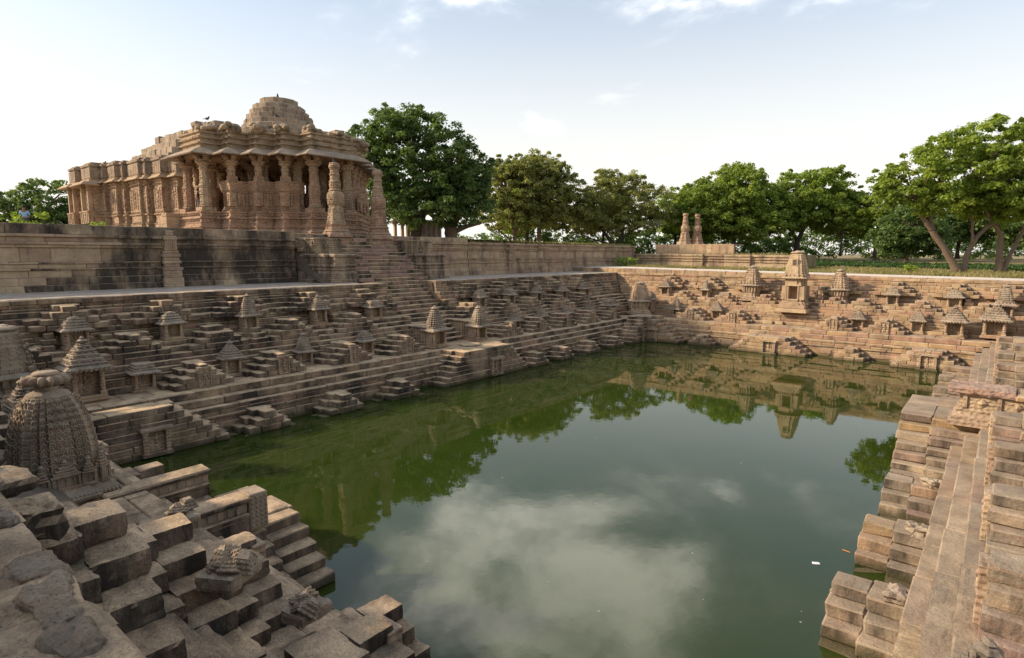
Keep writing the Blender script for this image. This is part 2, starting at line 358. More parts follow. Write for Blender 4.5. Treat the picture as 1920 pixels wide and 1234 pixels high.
def ground_mat():
    m, t, N = nodes('dry_grass_ground'); geo = N('ShaderNodeNewGeometry'); P = geo.outputs['Position']
    n1 = N('ShaderNodeTexNoise', {'Vector': P, 'Scale': .35, 'Detail': 9., 'Roughness': .65}); n2 = N('ShaderNodeTexNoise', {'Vector': P, 'Scale': 9., 'Detail': 6.})
    rp = N('ShaderNodeValToRGB', {0: n1.outputs['Fac']}); ramp(rp, [(.3, (.13, .12, .05)), (.48, (.24, .20, .10)), (.6, (.33, .26, .16)), (.75, (.20, .18, .08))])
    mr = N('ShaderNodeMapRange', {'Value': n2.outputs['Fac'], 'From Min': .3, 'From Max': .7, 'To Min': .7, 'To Max': 1.25})
    c1 = N('ShaderNodeVectorMath', {0: rp.outputs[0]}, operation='SCALE'); t.links.new(mr.outputs[0], c1.inputs['Scale'])
    b = N('ShaderNodeBump', {'Strength': .5, 'Distance': .06, 'Height': n2.outputs['Fac']})
    p = N('ShaderNodeBsdfPrincipled', {'Base Color': c1.outputs[0], 'Roughness': .95, 'Normal': b.outputs[0]}); p.inputs['Specular IOR Level'].default_value = .1
    N('ShaderNodeOutputMaterial', {0: p.outputs[0]}); return m
M['ground'] = ground_mat()
def leaf_mat(name, cols, trans=.35):
    m, t, N = nodes(name); geo = N('ShaderNodeNewGeometry'); oi = N('ShaderNodeObjectInfo'); P = geo.outputs['Position']
    n1 = N('ShaderNodeTexNoise', {'Vector': P, 'Scale': .42, 'Detail': 3.})
    r = N('ShaderNodeMath', {0: geo.outputs['Random Per Island'], 1: .42}, operation='MULTIPLY')
    a = N('ShaderNodeMath', {0: n1.outputs['Fac'], 1: r.outputs[0]}, operation='ADD')
    a2 = N('ShaderNodeMath', {0: a.outputs[0], 1: -.21}, operation='ADD')
    rp = N('ShaderNodeValToRGB', {0: a2.outputs[0]}); ramp(rp, [(.25, cols[0]), (.5, cols[1]), (.75, cols[2])])
    d = N('ShaderNodeBsdfPrincipled', {'Base Color': rp.outputs[0], 'Roughness': .55}); d.inputs['Specular IOR Level'].default_value = .25
    tcol = N('ShaderNodeVectorMath', {0: rp.outputs[0], 1: (1.5, 1.55, .7)}, operation='MULTIPLY')
    tr = N('ShaderNodeBsdfTranslucent', {0: tcol.outputs[0]})
    mx = N('ShaderNodeMixShader', {0: trans, 1: d.outputs[0], 2: tr.outputs[0]})
    N('ShaderNodeOutputMaterial', {0: mx.outputs[0]}); return m
M['leaf_dark'] = leaf_mat('dark_leaves', [(0.063, 0.103, 0.034), (0.103, 0.161, 0.048), (0.172, 0.23, 0.075)], 0.42)
M['leaf_mid'] = leaf_mat('neem_leaves', [(0.113, 0.166, 0.032), (0.205, 0.278, 0.055), (0.338, 0.39, 0.087)], 0.48)
M['leaf_olive'] = leaf_mat('olive_leaves', [(0.128, 0.15, 0.053), (0.228, 0.244, 0.082), (0.356, 0.338, 0.127)], 0.46)
M['leaf_light'] = leaf_mat('bright_neem_leaves', [(0.12, 0.174, 0.03), (0.208, 0.28, 0.047), (0.324, 0.378, 0.074)], 0.48)
M['blade'] = leaf_mat('grass_blades', [(.12, .13, .035), (.22, .19, .075), (.33, .26, .12)], .3)
M['crop'] = leaf_mat('green_crop', [(.03, .065, .016), (.045, .09, .02), (.07, .12, .03)], .3)
def water_mat():
    m, t, N = nodes('green_water'); geo = N('ShaderNodeNewGeometry'); P = geo.outputs['Position']
    n0 = N('ShaderNodeTexNoise', {'Vector': P, 'Scale': .22, 'Detail': 4.})
    rp = N('ShaderNodeValToRGB', {0: n0.outputs['Fac']}); ramp(rp, [(.35, (.021, .038, .004)), (.65, (.033, .046, .009))])
    mpn = N('ShaderNodeMapping', {'Vector': P, 'Scale': (1., 1., 1.), 'Rotation': (0, 0, .6)})
    n1 = N('ShaderNodeTexNoise', {'Vector': mpn.outputs[0], 'Scale': 2.6, 'Detail': 4., 'Roughness': .5})
    n2 = N('ShaderNodeTexNoise', {'Vector': mpn.outputs[0], 'Scale': .5, 'Detail': 2.})
    hh = N('ShaderNodeMath', {0: n1.outputs['Fac'], 1: n2.outputs['Fac']}, operation='MULTIPLY')
    b = N('ShaderNodeBump', {'Strength': .022, 'Distance': .1, 'Height': hh.outputs[0]})
    p = N('ShaderNodeBsdfPrincipled', {'Base Color': rp.outputs[0], 'Roughness': .012, 'IOR': 1.42, 'Normal': b.outputs[0]})
    N('ShaderNodeOutputMaterial', {0: p.outputs[0]}); return m
M['water'] = water_mat()
# ------------------------------------------------------------------ the ground, water, road
def poly_obj(name, v, f, mat, kind='structure'):
    me = bpy.data.meshes.new(name); me.from_pydata(v, [], f); me.materials.append(mat); me.update()
    return tag(mesh_obj(name, me), kind=kind)
def nz(x): return 5.36 + .5 * max(0., min(1., (5 - x) / 36))      # the bank north of the tank rises to the west
tag(poly_obj('water', [(-24.6, 4.4, 0), (0, 4.4, 0), (0, 47, 0), (-24.6, 47, 0)], [(0, 1, 2, 3)], M['water']), kind='structure')
poly_obj('tank_floor', [(-25, 4, -.9), (.3, 4, -.9), (.3, 47.3, -.9), (-25, 47.3, -.9)], [(0, 1, 2, 3)], M['core'])
gv = []; gf = []
XS = [-2500, -120, -60, -35.6, -31.65, -29.6, -20, -10, 0, 4.55, 8, 40, 120, 2500]; YS = [-2500, -60, -12, 
      .7, 22.95, 27.85, 40, 52.04, 52.05, 56, 62, 75, 100, 160, 2500]
gz = lambda x, y: (nz(max(x, -40)) if y > 52.045 else 5.32) + (0.01 * max(0, y - 75) if y < 161 else .85) * (1 if y > 75 else 0)
for y in YS:
    for x in XS: gv.append((x, y, gz(x, y)))
for j in range(len(YS) - 1):
    for i in range(len(XS) - 1):
        if -29.7 < (XS[i] + XS[i + 1]) / 2 < 4.6 and .6 < (YS[j] + YS[j + 1]) / 2 < 52.05: continue
        if -31.6 < (XS[i] + XS[i + 1]) / 2 < -29.6 and YS[j] == 22.95: continue
        a = j * len(XS) + i; gf.append((a, a + 1, a + 1 + len(XS), a + len(XS)))
poly_obj('ground', gv, gf, M['ground'])
rv = []; rf = []
rr = random.Random(3)
N_ = 60
for i in range(N_ + 1):
    x = -34.5 + (45 + 34.5) * i / N_
    ya = 52.3; yb = 57.2 + .5 * noise.noise(Vector((x * .3, 0, 1))) + 2.2 * max(0, (x + 6) / 40) + (1.3 if x < -28 else 0)
    rv += [(x, ya, nz(x) + .012), (x, yb, nz(x) + .012)]
    if i: rf.append((2 * i - 2, 2 * i, 2 * i + 1, 2 * i - 1))
poly_obj('road', rv, rf, M['road'])

# ------------------------------------------------------------------ the four stepped banks of the tank
OS = {'W': 1.097, 'N': 1.15, 'E': 1.0, 'S': .832}
def oo(side, o): return o if o < .65 else .65 + (o - .65) * OS[side]
def world(side, u, o):
    o = oo(side, o)
    return {'W': (-23.75 - o, u), 'E': (-.78 + o, u), 'N': (u, 46 + o), 'S': (u, 5.3 - o)}[side]
ENDS = {'W': ('S', 'N', 5.3, 46), 'E': ('S', 'N', 5.3, 46), 'N': ('W', 'E', -23.75, -.78), 'S': ('W', 'E', -23.75, -.78)}
ROT = {'W': R(90), 'E': R(-90), 'N': 0, 'S': R(180)}
class Bank:
    def __init__(s, side, label, mat):
        s.side, s.mat = side, mat; s.st = []; s.r = random.Random(ord(side)); s.root = empty('stepped_bank', (*world(side, sum(ENDS[side][2:]) / 2, 0), 0), label, 'stepped bank')
    def stone(s, kind, u0, u1, o0, o1, z0, z1, mat=None, jit=.016, bev=.026):
        a = world(s.side, u0, o0); b = world(s.side, u1, o1)
        s.st.append((kind, min(a[0], b[0]), max(a[0], b[0]), min(a[1], b[1]), max(a[1], b[1]), z0, z1, mat or s.mat, jit, bev))
    def course(s, o, z0, z1, depth, kind='course_stone', ln=(.7, 1.7), skip=(), lim=None, proud=.02, mat=None):
        e0, e1, ua, ub = ENDS[s.side]
        ua -= oo(e0, max(o, 0)); ub += oo(e1, max(o, 0))
        if lim: ua, ub = max(ua, lim[0]), min(ub, lim[1])
        u = ua
        while u < ub - .05:
            w = s.r.uniform(*ln); v = min(u + w, ub)
            if ub - v < .35: v = ub
            segs = [(u, v)]
            for (a, b) in skip:
                segs = [q for g in segs for q in ((g[0], min(g[1], a)), (max(g[0], b), g[1])) if q[1] - q[0] > .08]
            for (a, b) in segs:
                s.stone(kind, a + .004, b - .004, o + s.r.uniform(-proud, proud), o + depth, z0, z1 + s.r.uniform(-.008, .008), mat)
            u = v
    def pyramid(s, u, o0, o1, o2, z0, n, riser=.24, tread=.34, wt=.8, cw=None, sides=(1, 1), panel=True, kind='stair_stone', sub=0):
        """a double stair that climbs along the bank from both sides to a landing: front layer o0..o1, rear layer o1..o2 half a tread wider"""
        r = s.r
        for k in range(n - sub):
            za, zb = z0 + k * riser, z0 + (k + 1) * riser
            for layer in (0, 1):
                hw = wt / 2 + (n - 1 - k) * tread - (tread * .5 if layer == 0 else -.02)
                a, b = u - (hw if sides[0] else wt / 2), u + (hw if sides[1] else wt / 2)
                oa, ob = (o0, o1 + .02) if layer == 0 else (o1, o2)
                oa += r.uniform(-.03, .02)
                if b - a < 1.1: cuts = [a, b]
                else:
                    l1, l2 = r.uniform(.42, .62), r.uniform(.42, .62)
                    cuts = [a, a + l1, b - l2, b]
                    if b - a > 3: cuts.insert(2, (a + b) / 2 + r.uniform(-.3, .3))
                for i in range(len(cuts) - 1):
                    mid = 0 < i < len(cuts) - 2
                    if mid and layer == 1 and k < n - 1: continue
                    if r.random() < .03 and not mid and k == n - 1: continue
                    zt = zb + r.uniform(-.012, .012)
                    gp = r.uniform(.002, .012) if s.side in 'WN' else r.uniform(.003, .028)
                    s.stone(kind, cuts[i] + gp, cuts[i + 1] - gp, oa + r.uniform(-.015, .015), ob + .0 + (.05 if layer else 0), za, zt, jit=.03 if s.side == 'E' else .02, bev=.026)
        if panel: s.panel(u + r.uniform(-.04, .04), o0, z0 + .02, z0 + n * riser - .1, .26)
    def panel(s, u, o, z0, z1, hw, deep=.0, name='carved_panel', mat=None):
        """a carved slab with a standing figure on the front of a stair"""
        h = z1 - z0; mb = MB(); q = s.r
        mb.box(-hw, hw, -.05, .12, 0, h, .012, .006, q)
        mb.box(-hw, -hw * .76, -.1, 0, .02, h * .98, .01, .004, q); mb.box(hw * .76, hw, -.1, 0, .02, h * .98, .01, .004, q)
        mb.box(-hw, hw, -.11, 0, h * .9, h, .012, .004, q); mb.box(-hw, hw, -.11, 0, 0, h * .08, .012, .004, q)
        figure(mb, 0, -.06, h * .1, h * .76, q)
        o_ = mb.build(name, mat or M['carved'], s.root); p = world(s.side, u, o)
        o_.rotation_euler = (0, 0, ROT[s.side]); o_.location = Vector((p[0], p[1], z0)) - s.root.location
    def niche(s, u, o, z0, w=.9, h=1.0):
        q = s.r; mb = MB()
        for sx in (-1, 1):
            a, b = sorted((sx * w / 2, sx * w * .32)); mb.box(a, b, -.16, .05, 0, h * .84, .012, .006, q)
            mb.box(min(a, b) - .02, max(a, b) + .02, -.19, .05, h * .78, h * .85, .01, .004, q)
        mb.box(-w * .58, w * .58, -.22, .05, h * .86, h, .015, .006, q); mb.box(-w * .56, w * .56, -.2, .05, -.1, .04, .015, .006, q)
        mb.box(-w * .33, w * .33, .02, .06, 0, h * .86, .005, 0, q)
        f_ = mb.build('niche', M['carved'], s.root); p = world(s.side, u, o)
        f_.rotation_euler = (0, 0, ROT[s.side]); f_.location = Vector((p[0], p[1], z0)) - s.root.location
        g = MB(); figure(g, 0, 0, .06, h * .75, q); g.build('carved_figure', M['carved'], f_)
    def finish(s):
        by = {}
        for t in s.st: by.setdefault(t[0], []).append(t)
        base = s.root.location
        for kind, L in by.items():
            big = []
            for t in L:
                c = ((t[1] + t[2]) / 2, (t[3] + t[4]) / 2, (t[5] + t[6]) / 2)
                px = seen(c) * max(t[2] - t[1], t[4] - t[3], t[6] - t[5]); big.append((px, t, c))
            big.sort(key=lambda q: -q[0])
            for px, t, c in big[:300]:
                if px < 9: break
                d = (Vector(c) - CAM).length
                dx, dy, dz = t[2] - t[1], t[4] - t[3], t[6] - t[5]
                if d < 13 and px > 40:
                    v, f = rough_geo(dx, dy, dz, s.r.random() * 40, .014 if d > 8 else .019, .06 if d > 8 else .036, .024)
                else: v, f = stone_geo(dx, dy, dz, t[9], t[8], s.r)
                me = bpy.data.meshes.new(kind); me.from_pydata(v, [], f); me.materials.append(t[7])
                mesh_obj(kind, me, s.root, Vector(c) - base)
            rest = [q for i, q in enumerate(big) if i >= 300 or q[0] < 9]
            mats = {}
            for px, t, c in rest: mats.setdefault(t[7].name, []).append((t, c))
            for mn, LL in mats.items():
                mb = MB()
                for t, c in LL:
                    v, f = stone_geo(t[2] - t[1], t[4] - t[3], t[6] - t[5], t[9], t[8], s.r)
                    mb.add([(a[0] + c[0] - base.x, a[1] + c[1] - base.y, a[2] + c[2] - base.z) for a in v], f)
                tag(mb.build('distant_' + kind + 's', bpy.data.materials[mn], s.root), kind='stuff')
def figure(mb, x, y, z, h, q):
    """a small standing relief figure: legs, hips, chest, head with a crown, two arms"""
    j = lambda a: a * q.uniform(.9, 1.1)
    mb.ell((x - .05 * h, y, z + .22 * h), (.07 * h, .06 * h, .24 * h), 5, 4); mb.ell((x + .06 * h, y, z + .22 * h), (.07 * h, .06 * h, .24 * h), 5, 4)
    mb.ell((x + j(.01) * h, y - .01, z + .46 * h), (.13 * h, .08 * h, .1 * h), 6, 4); mb.ell((x, y - .01, z + .64 * h), (.13 * h, .09 * h, .16 * h), 6, 4)
    mb.ell((x + j(.015) * h, y - .03, z + .86 * h), (.075 * h, .08 * h, .1 * h), 6, 4); mb.ell((x, y, z + .97 * h), (.05 * h, .05 * h, .09 * h), 5, 3)
    for sx in (-1, 1):
        mb.ell((x + sx * .19 * h, y, z + .62 * h), (.045 * h, .05 * h, .16 * h), 5, 3); mb.ell((x + sx * j(.23) * h, y, z + j(.45) * h), (.05 * h, .05 * h, .1 * h), 5, 3)
        mb.ell((x + sx * .24 * h, y + .02, z + .12 * h), (.06 * h, .05 * h, .13 * h), 5, 3)
def bank_courses(b, skip=(), lowskip=()):
    o_ = b.course
    wet = dict(skip=lowskip)
    o_(.02, -.6, .16, .7, 'wall_stone', (.9, 1.8), **wet); o_(0., .16, .46, .7, 'wall_stone', (.8, 1.7), **wet)
    o_(.04, .46, .66, .7, 'wall_stone', (.8, 1.7), **wet); o_(-.04, .66, .78, .7, 'moulding_stone', (.9, 1.9), **wet)
    o_(.03, .78, .98, .7, 'wall_stone', (.8, 1.6), **wet); o_(-.02, .98, 1.15, 1.0, 'step_slab', (.9, 2.1), **wet)
    sl = (1.7, 3.6) if b.side == 'E' else (.9, 2.2)
    o_(.30, 1.15, 1.45, .8, 'step_slab', sl); o_(.65, 1.45, 1.75, .6, 'step_slab', sl)
    o_(1.25, 1.6, 1.745, 1.35, 'terrace_slab', (1.2, 2.6) if b.side == 'E' else (.9, 1.8), proud=0)
    S = dict(skip=skip)
    o_(2.30, 1.75, 2.00, .6, 'course_stone', **S); o_(2.52, 2.00, 2.25, .6, 'course_stone', **S); o_(2.50, 2.25, 2.35, .6, 'moulding_stone', **S)
    o_(2.58, 2.36, 2.55, .6, 'course_stone', **S); o_(2.72, 2.55, 2.78, .6, 'course_stone', **S); o_(2.92, 2.78, 3.02, .8, 'course_stone', **S)
    o_(3.30, 3.02, 3.24, .7, 'course_stone', **S); o_(3.62, 3.24, 3.46, .5, 'course_stone', **S)
    o_(4.05, 3.3, 3.455, .6, 'terrace_slab', (.9, 1.7), proud=0, skip=skip)
    o_(4.45, 3.46, 3.68, .6, 'course_stone', **S); o_(4.5, 3.68, 3.78, .6, 'moulding_stone', **S); o_(4.54, 3.78, 3.98, .6, 'course_stone', **S); o_(4.63, 3.98, 4.2, .7, 'course_stone', **S)
    o_(4.86, 4.2, 4.44, .7, 'course_stone', **S); o_(5.06, 4.44, 4.68, .6, 'course_stone', **S)
    o_(5.26, 4.68, 4.92, .6, 'course_stone', **S); o_(5.30, 4.92, 5.04, .6, 'moulding_stone', **S); o_(5.33, 5.04, 5.2, .6, 'course_stone', **S)
    o_(5.27, 5.2, 5.42, .9, 'coping_stone', (.8, 1.7), **S)
    # rubble core just behind the faces
    e0, e1, ua, ub = ENDS[b.side]; prof = [(.25, -.8), (.25, 1.05), (1.0, 1.55), (2.7, 1.6), (3.05, 2.9), (3.9, 3.25), (4.75, 3.4), (4.9, 4.1), (5.5, 4.6), (5.6, 5.3)]
    v = []; f = []
    for (o, z) in prof:
        a = world(b.side, ua - oo(e0, o), o); c = world(b.side, ub + oo(e1, o), o); v += [(*a, z), (*c, z)]
    for k in range(len(prof) - 1): f.append((2 * k, 2 * k + 1, 2 * k + 3, 2 * k + 2))
    if skip and b.side != 'S':                 # leave the stair cut open
        v2 = []; f2 = []
        for (o, z) in prof:
            for u in (ua - oo(e0, o), skip[0][0] + .1, skip[0][1] - .1, ub + oo(e1, o)): v2.append((*world(b.side, u, o), z))
        for k in range(len(prof) - 1):
            f2 += [(4 * k, 4 * k + 1, 4 * k + 5, 4 * k + 4), (4 * k + 2, 4 * k + 3, 4 * k + 7, 4 * k + 6)]
        v, f = v2, f2
    L = b.root.location
    me = bpy.data.meshes.new('rubble_core'); me.from_pydata([(p[0] - L.x, p[1] - L.y, p[2] - L.z) for p in v], [], f); me.materials.append(M['core']); mesh_obj('rubble_core', me, b.root)
BW = Bank('W', 'long stepped bank of dark stained stone below the temple, cut by the main stair', M['stone_w'])
BN = Bank('N', 'stepped bank of warm tan stone across the far end of the pool', M['stone_n'])
BE = Bank('E', 'stepped bank with a slab walkway along the pool at the right', M['stone_e'])
BS = Bank('S', 'weathered stepped bank with big worn blocks nearest the viewer at bottom left', M['stone_s'])
STAIR = (23.35, 27.45)
bank_courses(BW, skip=[STAIR]); bank_courses(BN); bank_courses(BE); bank_courses(BS, skip=[(-16.2, -11.4)])
W2 = [6.67, 10.2, 13.7, 17.5, 21.1, 30.2, 33.4, 36.8, 40.3, 43.7]; W3 = [8.35, 11.9, 15.5, 19.2, 32.0, 35.2, 38.6, 42.0]
for u in W2: BW.pyramid(u + BW.r.uniform(-.1, .1), 4.3, 4.75, 5.25, 4.2, 4, .24, .36, .85, panel=False)
for u in W3 + [4.6, 28.6]: BW.pyramid(u + BW.r.uniform(-.1, .1), 2.95, 3.5, 4.0, 3.02, 4, .235, .36, .8, panel=False)
for u in W2[1:]: BW.pyramid(u + BW.r.uniform(-.1, .1), 1.15, 1.75, 2.45, 1.75, 4, .24, .34, .7)
for u in (11.7, 15.4, 18.9, 30.2, 33.2, 36.7, 40.2): BW.pyramid(u, -1.15, -.55, .02, -.28, 4, .28, .32, .85, panel=False)
N2 = [-23.5, -19.8, -16.0, -9.3, -5.9, -2.3]; N3 = [-21.6, -18.0, -7.7, -4.16]
for u in (-23.5, -19.8, -16, -9.3, -5.9, -2.3, .6): BN.pyramid(u, 4.3, 4.75, 5.25, 4.2, 4, .24, .36, .85, panel=False)
for u in (-21.6, -18, -14.6, -9.6, -7.7, -4.1, -.6): BN.pyramid(u, 2.95, 3.5, 4.0, 3.02, 4, .235, .36, .8, panel=False)
for u in (-19.8, -16.3, -9.0, -5.9): BN.pyramid(u, 1.15, 1.75, 2.45, 1.75, 4, .24, .34, .7)
for u in (-18.0, -7.5): BN.pyramid(u, -1.15, -.55, .02, -.28, 4, .28, .32, .85, panel=False)
for u in (7.4, 10.8, 14.2, 17.6, 21.0, 31.0, 34.4, 37.8, 41.2): BE.pyramid(u, .98, 1.55, 2.4, 1.75, 4, .26, .24, .95)
for u in (9.1, 12.5, 15.9, 19.4, 31.2, 34.6, 38, 41.4): BE.pyramid(u, -1.3, -.66, .0, -.28, 4, .29, .30, .85, panel=False)
for u in range(8, 46, 4): BE.pyramid(u + .4, 2.95, 3.5, 4.0, 3.02, 4, .235, .36, .8, panel=False)
for u in (-5.85, -20.4): BS.pyramid(u, 4.3, 4.78, 5.28, 4.08, 4, .235, .36, .85, panel=False)
for u in (-7.55, -18.6): BS.pyramid(u, 2.95, 3.5, 4.1, 3.02, 4, .24, .36, .8, panel=False)
for u in (-5.6, -9.0, -16.6, -20.2): BS.pyramid(u, 1.15, 1.75, 2.45, 1.75, 4, .24, .36, .8)
for u in (-8.2, -4.6, -19.4): BS.pyramid(u, -1.15, -.5, .02, -.28, 4, .28, .34, .9, panel=False)
# landings that stand out into the water, with a stair down either side and a niche in front
BS.pyramid(-13.45, -1.6, -.7, .02, 0, 5, .24, .34, 2.9, panel=False); BS.niche(-13.4, -1.6, .1)
BN.pyramid(-12.8, -1.6, -.8, .02, 0, 5, .245, .34, 3.0, panel=False); BN.niche(-12.6, -1.6, .08, 1.0, .95)
BN.pyramid(-3.1, -1.7, -.8, .02, 0, 5, .24, .3, 1.8, panel=False); BN.niche(-3.1, -1.7, .05, 1.0, 1.0)
BW.pyramid(25.3, -1.0, -.1, .7, 0, 7, .252, .28, 4.4, panel=False, kind='landing_stone'); BW.niche(25.9, -1.0, .15, 1.0, 1.0)
BE.pyramid(25.6, -1.5, -.6, .7, 0, 7, .252, .33, 4.0, panel=False, kind='landing_stone')
BW.pyramid(44.9, -1.3, -.6, .02, 0, 8, .26, .3, 2.0, panel=False, kind='landing_stone'); BW.niche(44.3, -1.3, .1, .9, 1.0)
BN.pyramid(-22.6, -1.3, -.6, .02, 0, 8, .26, .3, 2.0, panel=False, kind='landing_stone'); BN.niche(-21.9, -1.3, .1, .9, 1.0)
BW.pyramid(6.9, -.95, -.45, .02, 0, 7, .252, .32, 2.9, panel=False, kind='landing_stone'); BW.niche(7.5, -.95, .15, .9, .95)
for bk, cnt, (ua, ub) in ((BW, 95, (4.5, 45.5)), (BN, 60, (-24, .5))):      # odd blocks left standing on the terraces
    for i in range(cnt):
        u = bk.r.uniform(ua, ub); o_, z_ = bk.r.choice(((2.0, 1.75), (3.0, 3.02), (3.95, 3.46), (3.95, 3.46), (4.6, 4.2), (4.6, 4.2)))
        if bk is BW and 22.3 < u < 28.5: continue
        n = bk.r.choice((1, 1, 2, 3)); w = bk.r.uniform(.35, .8)
        for k in range(n):
            w_ = w * (1 - .25 * k); du = bk.r.uniform(-.12, .12)
            bk.stone('stair_stone', u + du - w_ / 2, u + du + w_ / 2, o_ + .12 * k, o_ + .62, z_ + .23 * k, z_ + .23 * (k + 1), jit=.025, bev=.03)
x = -35.2
while x < 4.5:                                   # kerb that carries the higher road on the far side
    w = BN.r.uniform(.8, 1.6); BN.st.append(('kerb_stone', x, x + w - .006, 52.0 + BN.r.uniform(-.02, .03), 52.6, 5.2, nz(x + w / 2) + .01, M['stone_n'], .014, .03)); x += w
for b in (BW, BN, BE, BS): b.finish()
# ------------------------------------------------------------------ shrines on the banks
def arch_row(mb, hw, hd, z, n, s, q):
    """little gable motifs round a square tier"""
    for i in range(n):
        t = -1 + 2 * (i + .5) / n
        for (x, y, rz) in ((t * hw, -hd, 0), (t * hw, hd, 0), (-hw, t * hd, 1), (hw, t * hd, 1)):
            k = q.uniform(.8, 1.2) * s
            mb.ell((x, y, z + k * .35), ((k * .6, k * .4, k * .65) if not rz else (k * .4, k * .6, k * .65)), 5, 3, False)
def shrine_proto(name, roof, q, w=1.0, d=.75, h=.74, mat='carved'):
    root = empty(name, (0, 0, 0), 'x', 'shrine')
    b = MB(); b.box(-w * .5, w * .5, -d * .55, d * .5, 0, .09, .015, .012, q); b.box(-w * .46, w * .46, -d * .5, d * .5, .09, .17, .012, .008, q); b.build('base', M['stone_n'] if mat == 'carved' else M['stone_w'], root)
    b = MB(); z0 = .17
    b.box(-w * .43, -w * .33, -d * .3, d * .5, z0, z0 + h, .01, .005, q); b.box(w * .33, w * .43, -d * .3, d * .5, z0, z0 + h, .01, .005, q); b.box(-w * .33, w * .33, d * .02, d * .5, z0, z0 + h, .005, 0, q)
    b.build('wall', M[mat], root)
    for sx in (-1, 1):
        p = MB(); x = sx * w * .35
        p.box(x - .085, x + .085, -d * .52, -d * .31, z0, z0 + .1, .01, .004, q)
        p.lathe([(.07, .1), (.075, .25), (.06, .27), (.078, .31), (.06, .35), (.072, .4), (.06, .48), (.085, .53), (.06, .56), (.07, h - .1)], 8, (x, -d * .41, z0))
        p.box(x - .1, x + .1, -d * .55, -d * .27, z0 + h - .1, z0 + h, .01, .004, q); p.build('pillar', M[mat], root)
    p = MB(); figure(p, 0, d * .02, z0 + .04, h * .85, q); p.build('carved_figure', M[mat], root)
    e = MB(); pl = [(-w * .46, -d * .54), (w * .46, -d * .54), (w * .46, d * .5), (-w * .46, d * .5)]; zt = z0 + h
    e.sweep(pl, [(0, zt), (.15, zt - .03), (.16, zt + .015), (.02, zt + .1), (-.02, zt + .12)], True, True)
    for i in range(9):
        t = -1 + 2 * (i + .5) / 9; e.box(t * (w * .56) - .03, t * (w * .56) + .03, -d * .54 - .19, -d * .54 - .1, zt - .05, zt + .04, .008, .006, q)
    e.build('eave', M['roofst'], root)
    z = zt + .1; r = MB()
    if roof == 'dome':
        for k in range(4):
            s = (1.0, .93, .78, .5)[k]; dz = (.13, .13, .12, .1)[k]
            r.sweep([(x * s, y * s) for x, y in pl], [(-.05, z), (-.01, z + dz * .4), (-.06, z + dz)], True); arch_row(r, w * .46 * s - .02, d * .5 * s - .02, z + .0, 5 - k // 2, .11, q); z += dz
        r.ell((0, 0, z), (w * .2, d * .2, .07), 8, 4); top = z + .05
    elif roof == 'pyramid':
        for k in range(5):
            s = 1.0 - .18 * k
            r.sweep([(x * s, y * s) for x, y in pl], [(.04, z), (.05, z + .05), (-.05, z + .09), (-.06, z + .115)], True); arch_row(r, w * .46 * s, d * .5 * s, z + .04, max(2, 6 - k), .085, q); z += .115
        fi = MB(); fi.lathe([(.06, 0), (.13, .03), (.15, .07), (.10, .11), (.05, .12), (.07, .15), (.02, .2)], 12, (0, 0, z), 6, .08); fi.build('finial', M['roofst'], root)
    elif roof == 'spire':
        n = 9
        for k in range(n):
            s = 1.02 - .62 * (k / n) ** 1.5; zz = .105
            r.sweep([(x * s, y * s * 1.05) for x, y in stepped(w * .4, d * .48)], [(0, z), (.012, z + zz * .6), (-.03, z + zz)], True); z += zz
        arch_row(r, w * .42, d * .48, zt + .12, 5, .12, q)
        fi = MB(); fi.lathe([(.1, 0), (.12, .03), (.2, .06), (.21, .1), (.12, .15), (.05, .17), (.06, .2), (.01, .25)], 14, (0, 0, z), 7, .07); fi.build('finial', M['roofst'], root)
    elif roof == 'ruin':
        for k in range(3):
            s = 1.0 - .1 * k
            r.box(-w * .5 * s + q.uniform(0, .06), w * .5 * s - q.uniform(0, .1), -d * .56 * s, d * .5 * s, z, z + .12, .03, .03, q)
            arch_row(r, w * .46 * s, d * .5 * s, z + .02, 5, .09, q); z += .115
    r.build('roof', M['roofst'], root)
    return root
def stepped(a, b, k=.72):
    """square plan with offset corners, counter-clockwise"""
    q = [(a, -b * .38), (a * .9, -b * .38), (a * .9, -b * .7), (a * k, -b * .7)]
    q = [(a * .38, -b), (a * .38, -b * .9), (a * .7, -b * .9), (a * .7, -b * k), (a * .86, -b * k), (a * .86, -b * .4), (a, -b * .4)]
    s2 = [(x, -y) for x, y in reversed(q)]; s3 = [(-x, -y) for x, y in q]; s4 = [(-x, y) for x, y in reversed(q)]
    return q + s2 + s3 + s4
q = random.Random(11)
PR = {k: shrine_proto('bank_shrine', k, q) for k in ('dome', 'pyramid', 'ruin', 'spire')}
used = set()
def put(kind, side, u, o, z, label, group, s=1.0, loc=None, rz=None):
    src = PR[kind]
    if kind in used: src = copy_tree(src)
    used.add(kind); p = loc or world(side, u, o)
    src.location = (p[0], p[1], z); src.rotation_euler = (0, 0, (ROT[side] if rz is None else rz) + q.uniform(-.03, .03)); src.scale = (s * q.uniform(.9, 1.1), s, s * q.uniform(.88, 1.1)); src.rotation_euler.x = q.uniform(-.03, .03); src.rotation_euler.y = q.uniform(-.025, .025)
    src['label'] = label; src['group'] = group; src['category'] = 'shrine'
    return src
ORD = ['first', 'second', 'third', 'fourth', 'fifth', 'sixth']
UP = ['dome', 'dome', 'spire', 'pyramid', 'ruin', 'dome', 'ruin', 'pyramid', 'pyramid', 'dome']; DN = ['ruin', 'pyramid', 'spire', 'dome', 'pyramid', 'pyramid', 'dome', 'pyramid']
KN = {'dome': 'rounded', 'pyramid': 'pointed', 'spire': 'tall spired', 'ruin': 'broken flat'}
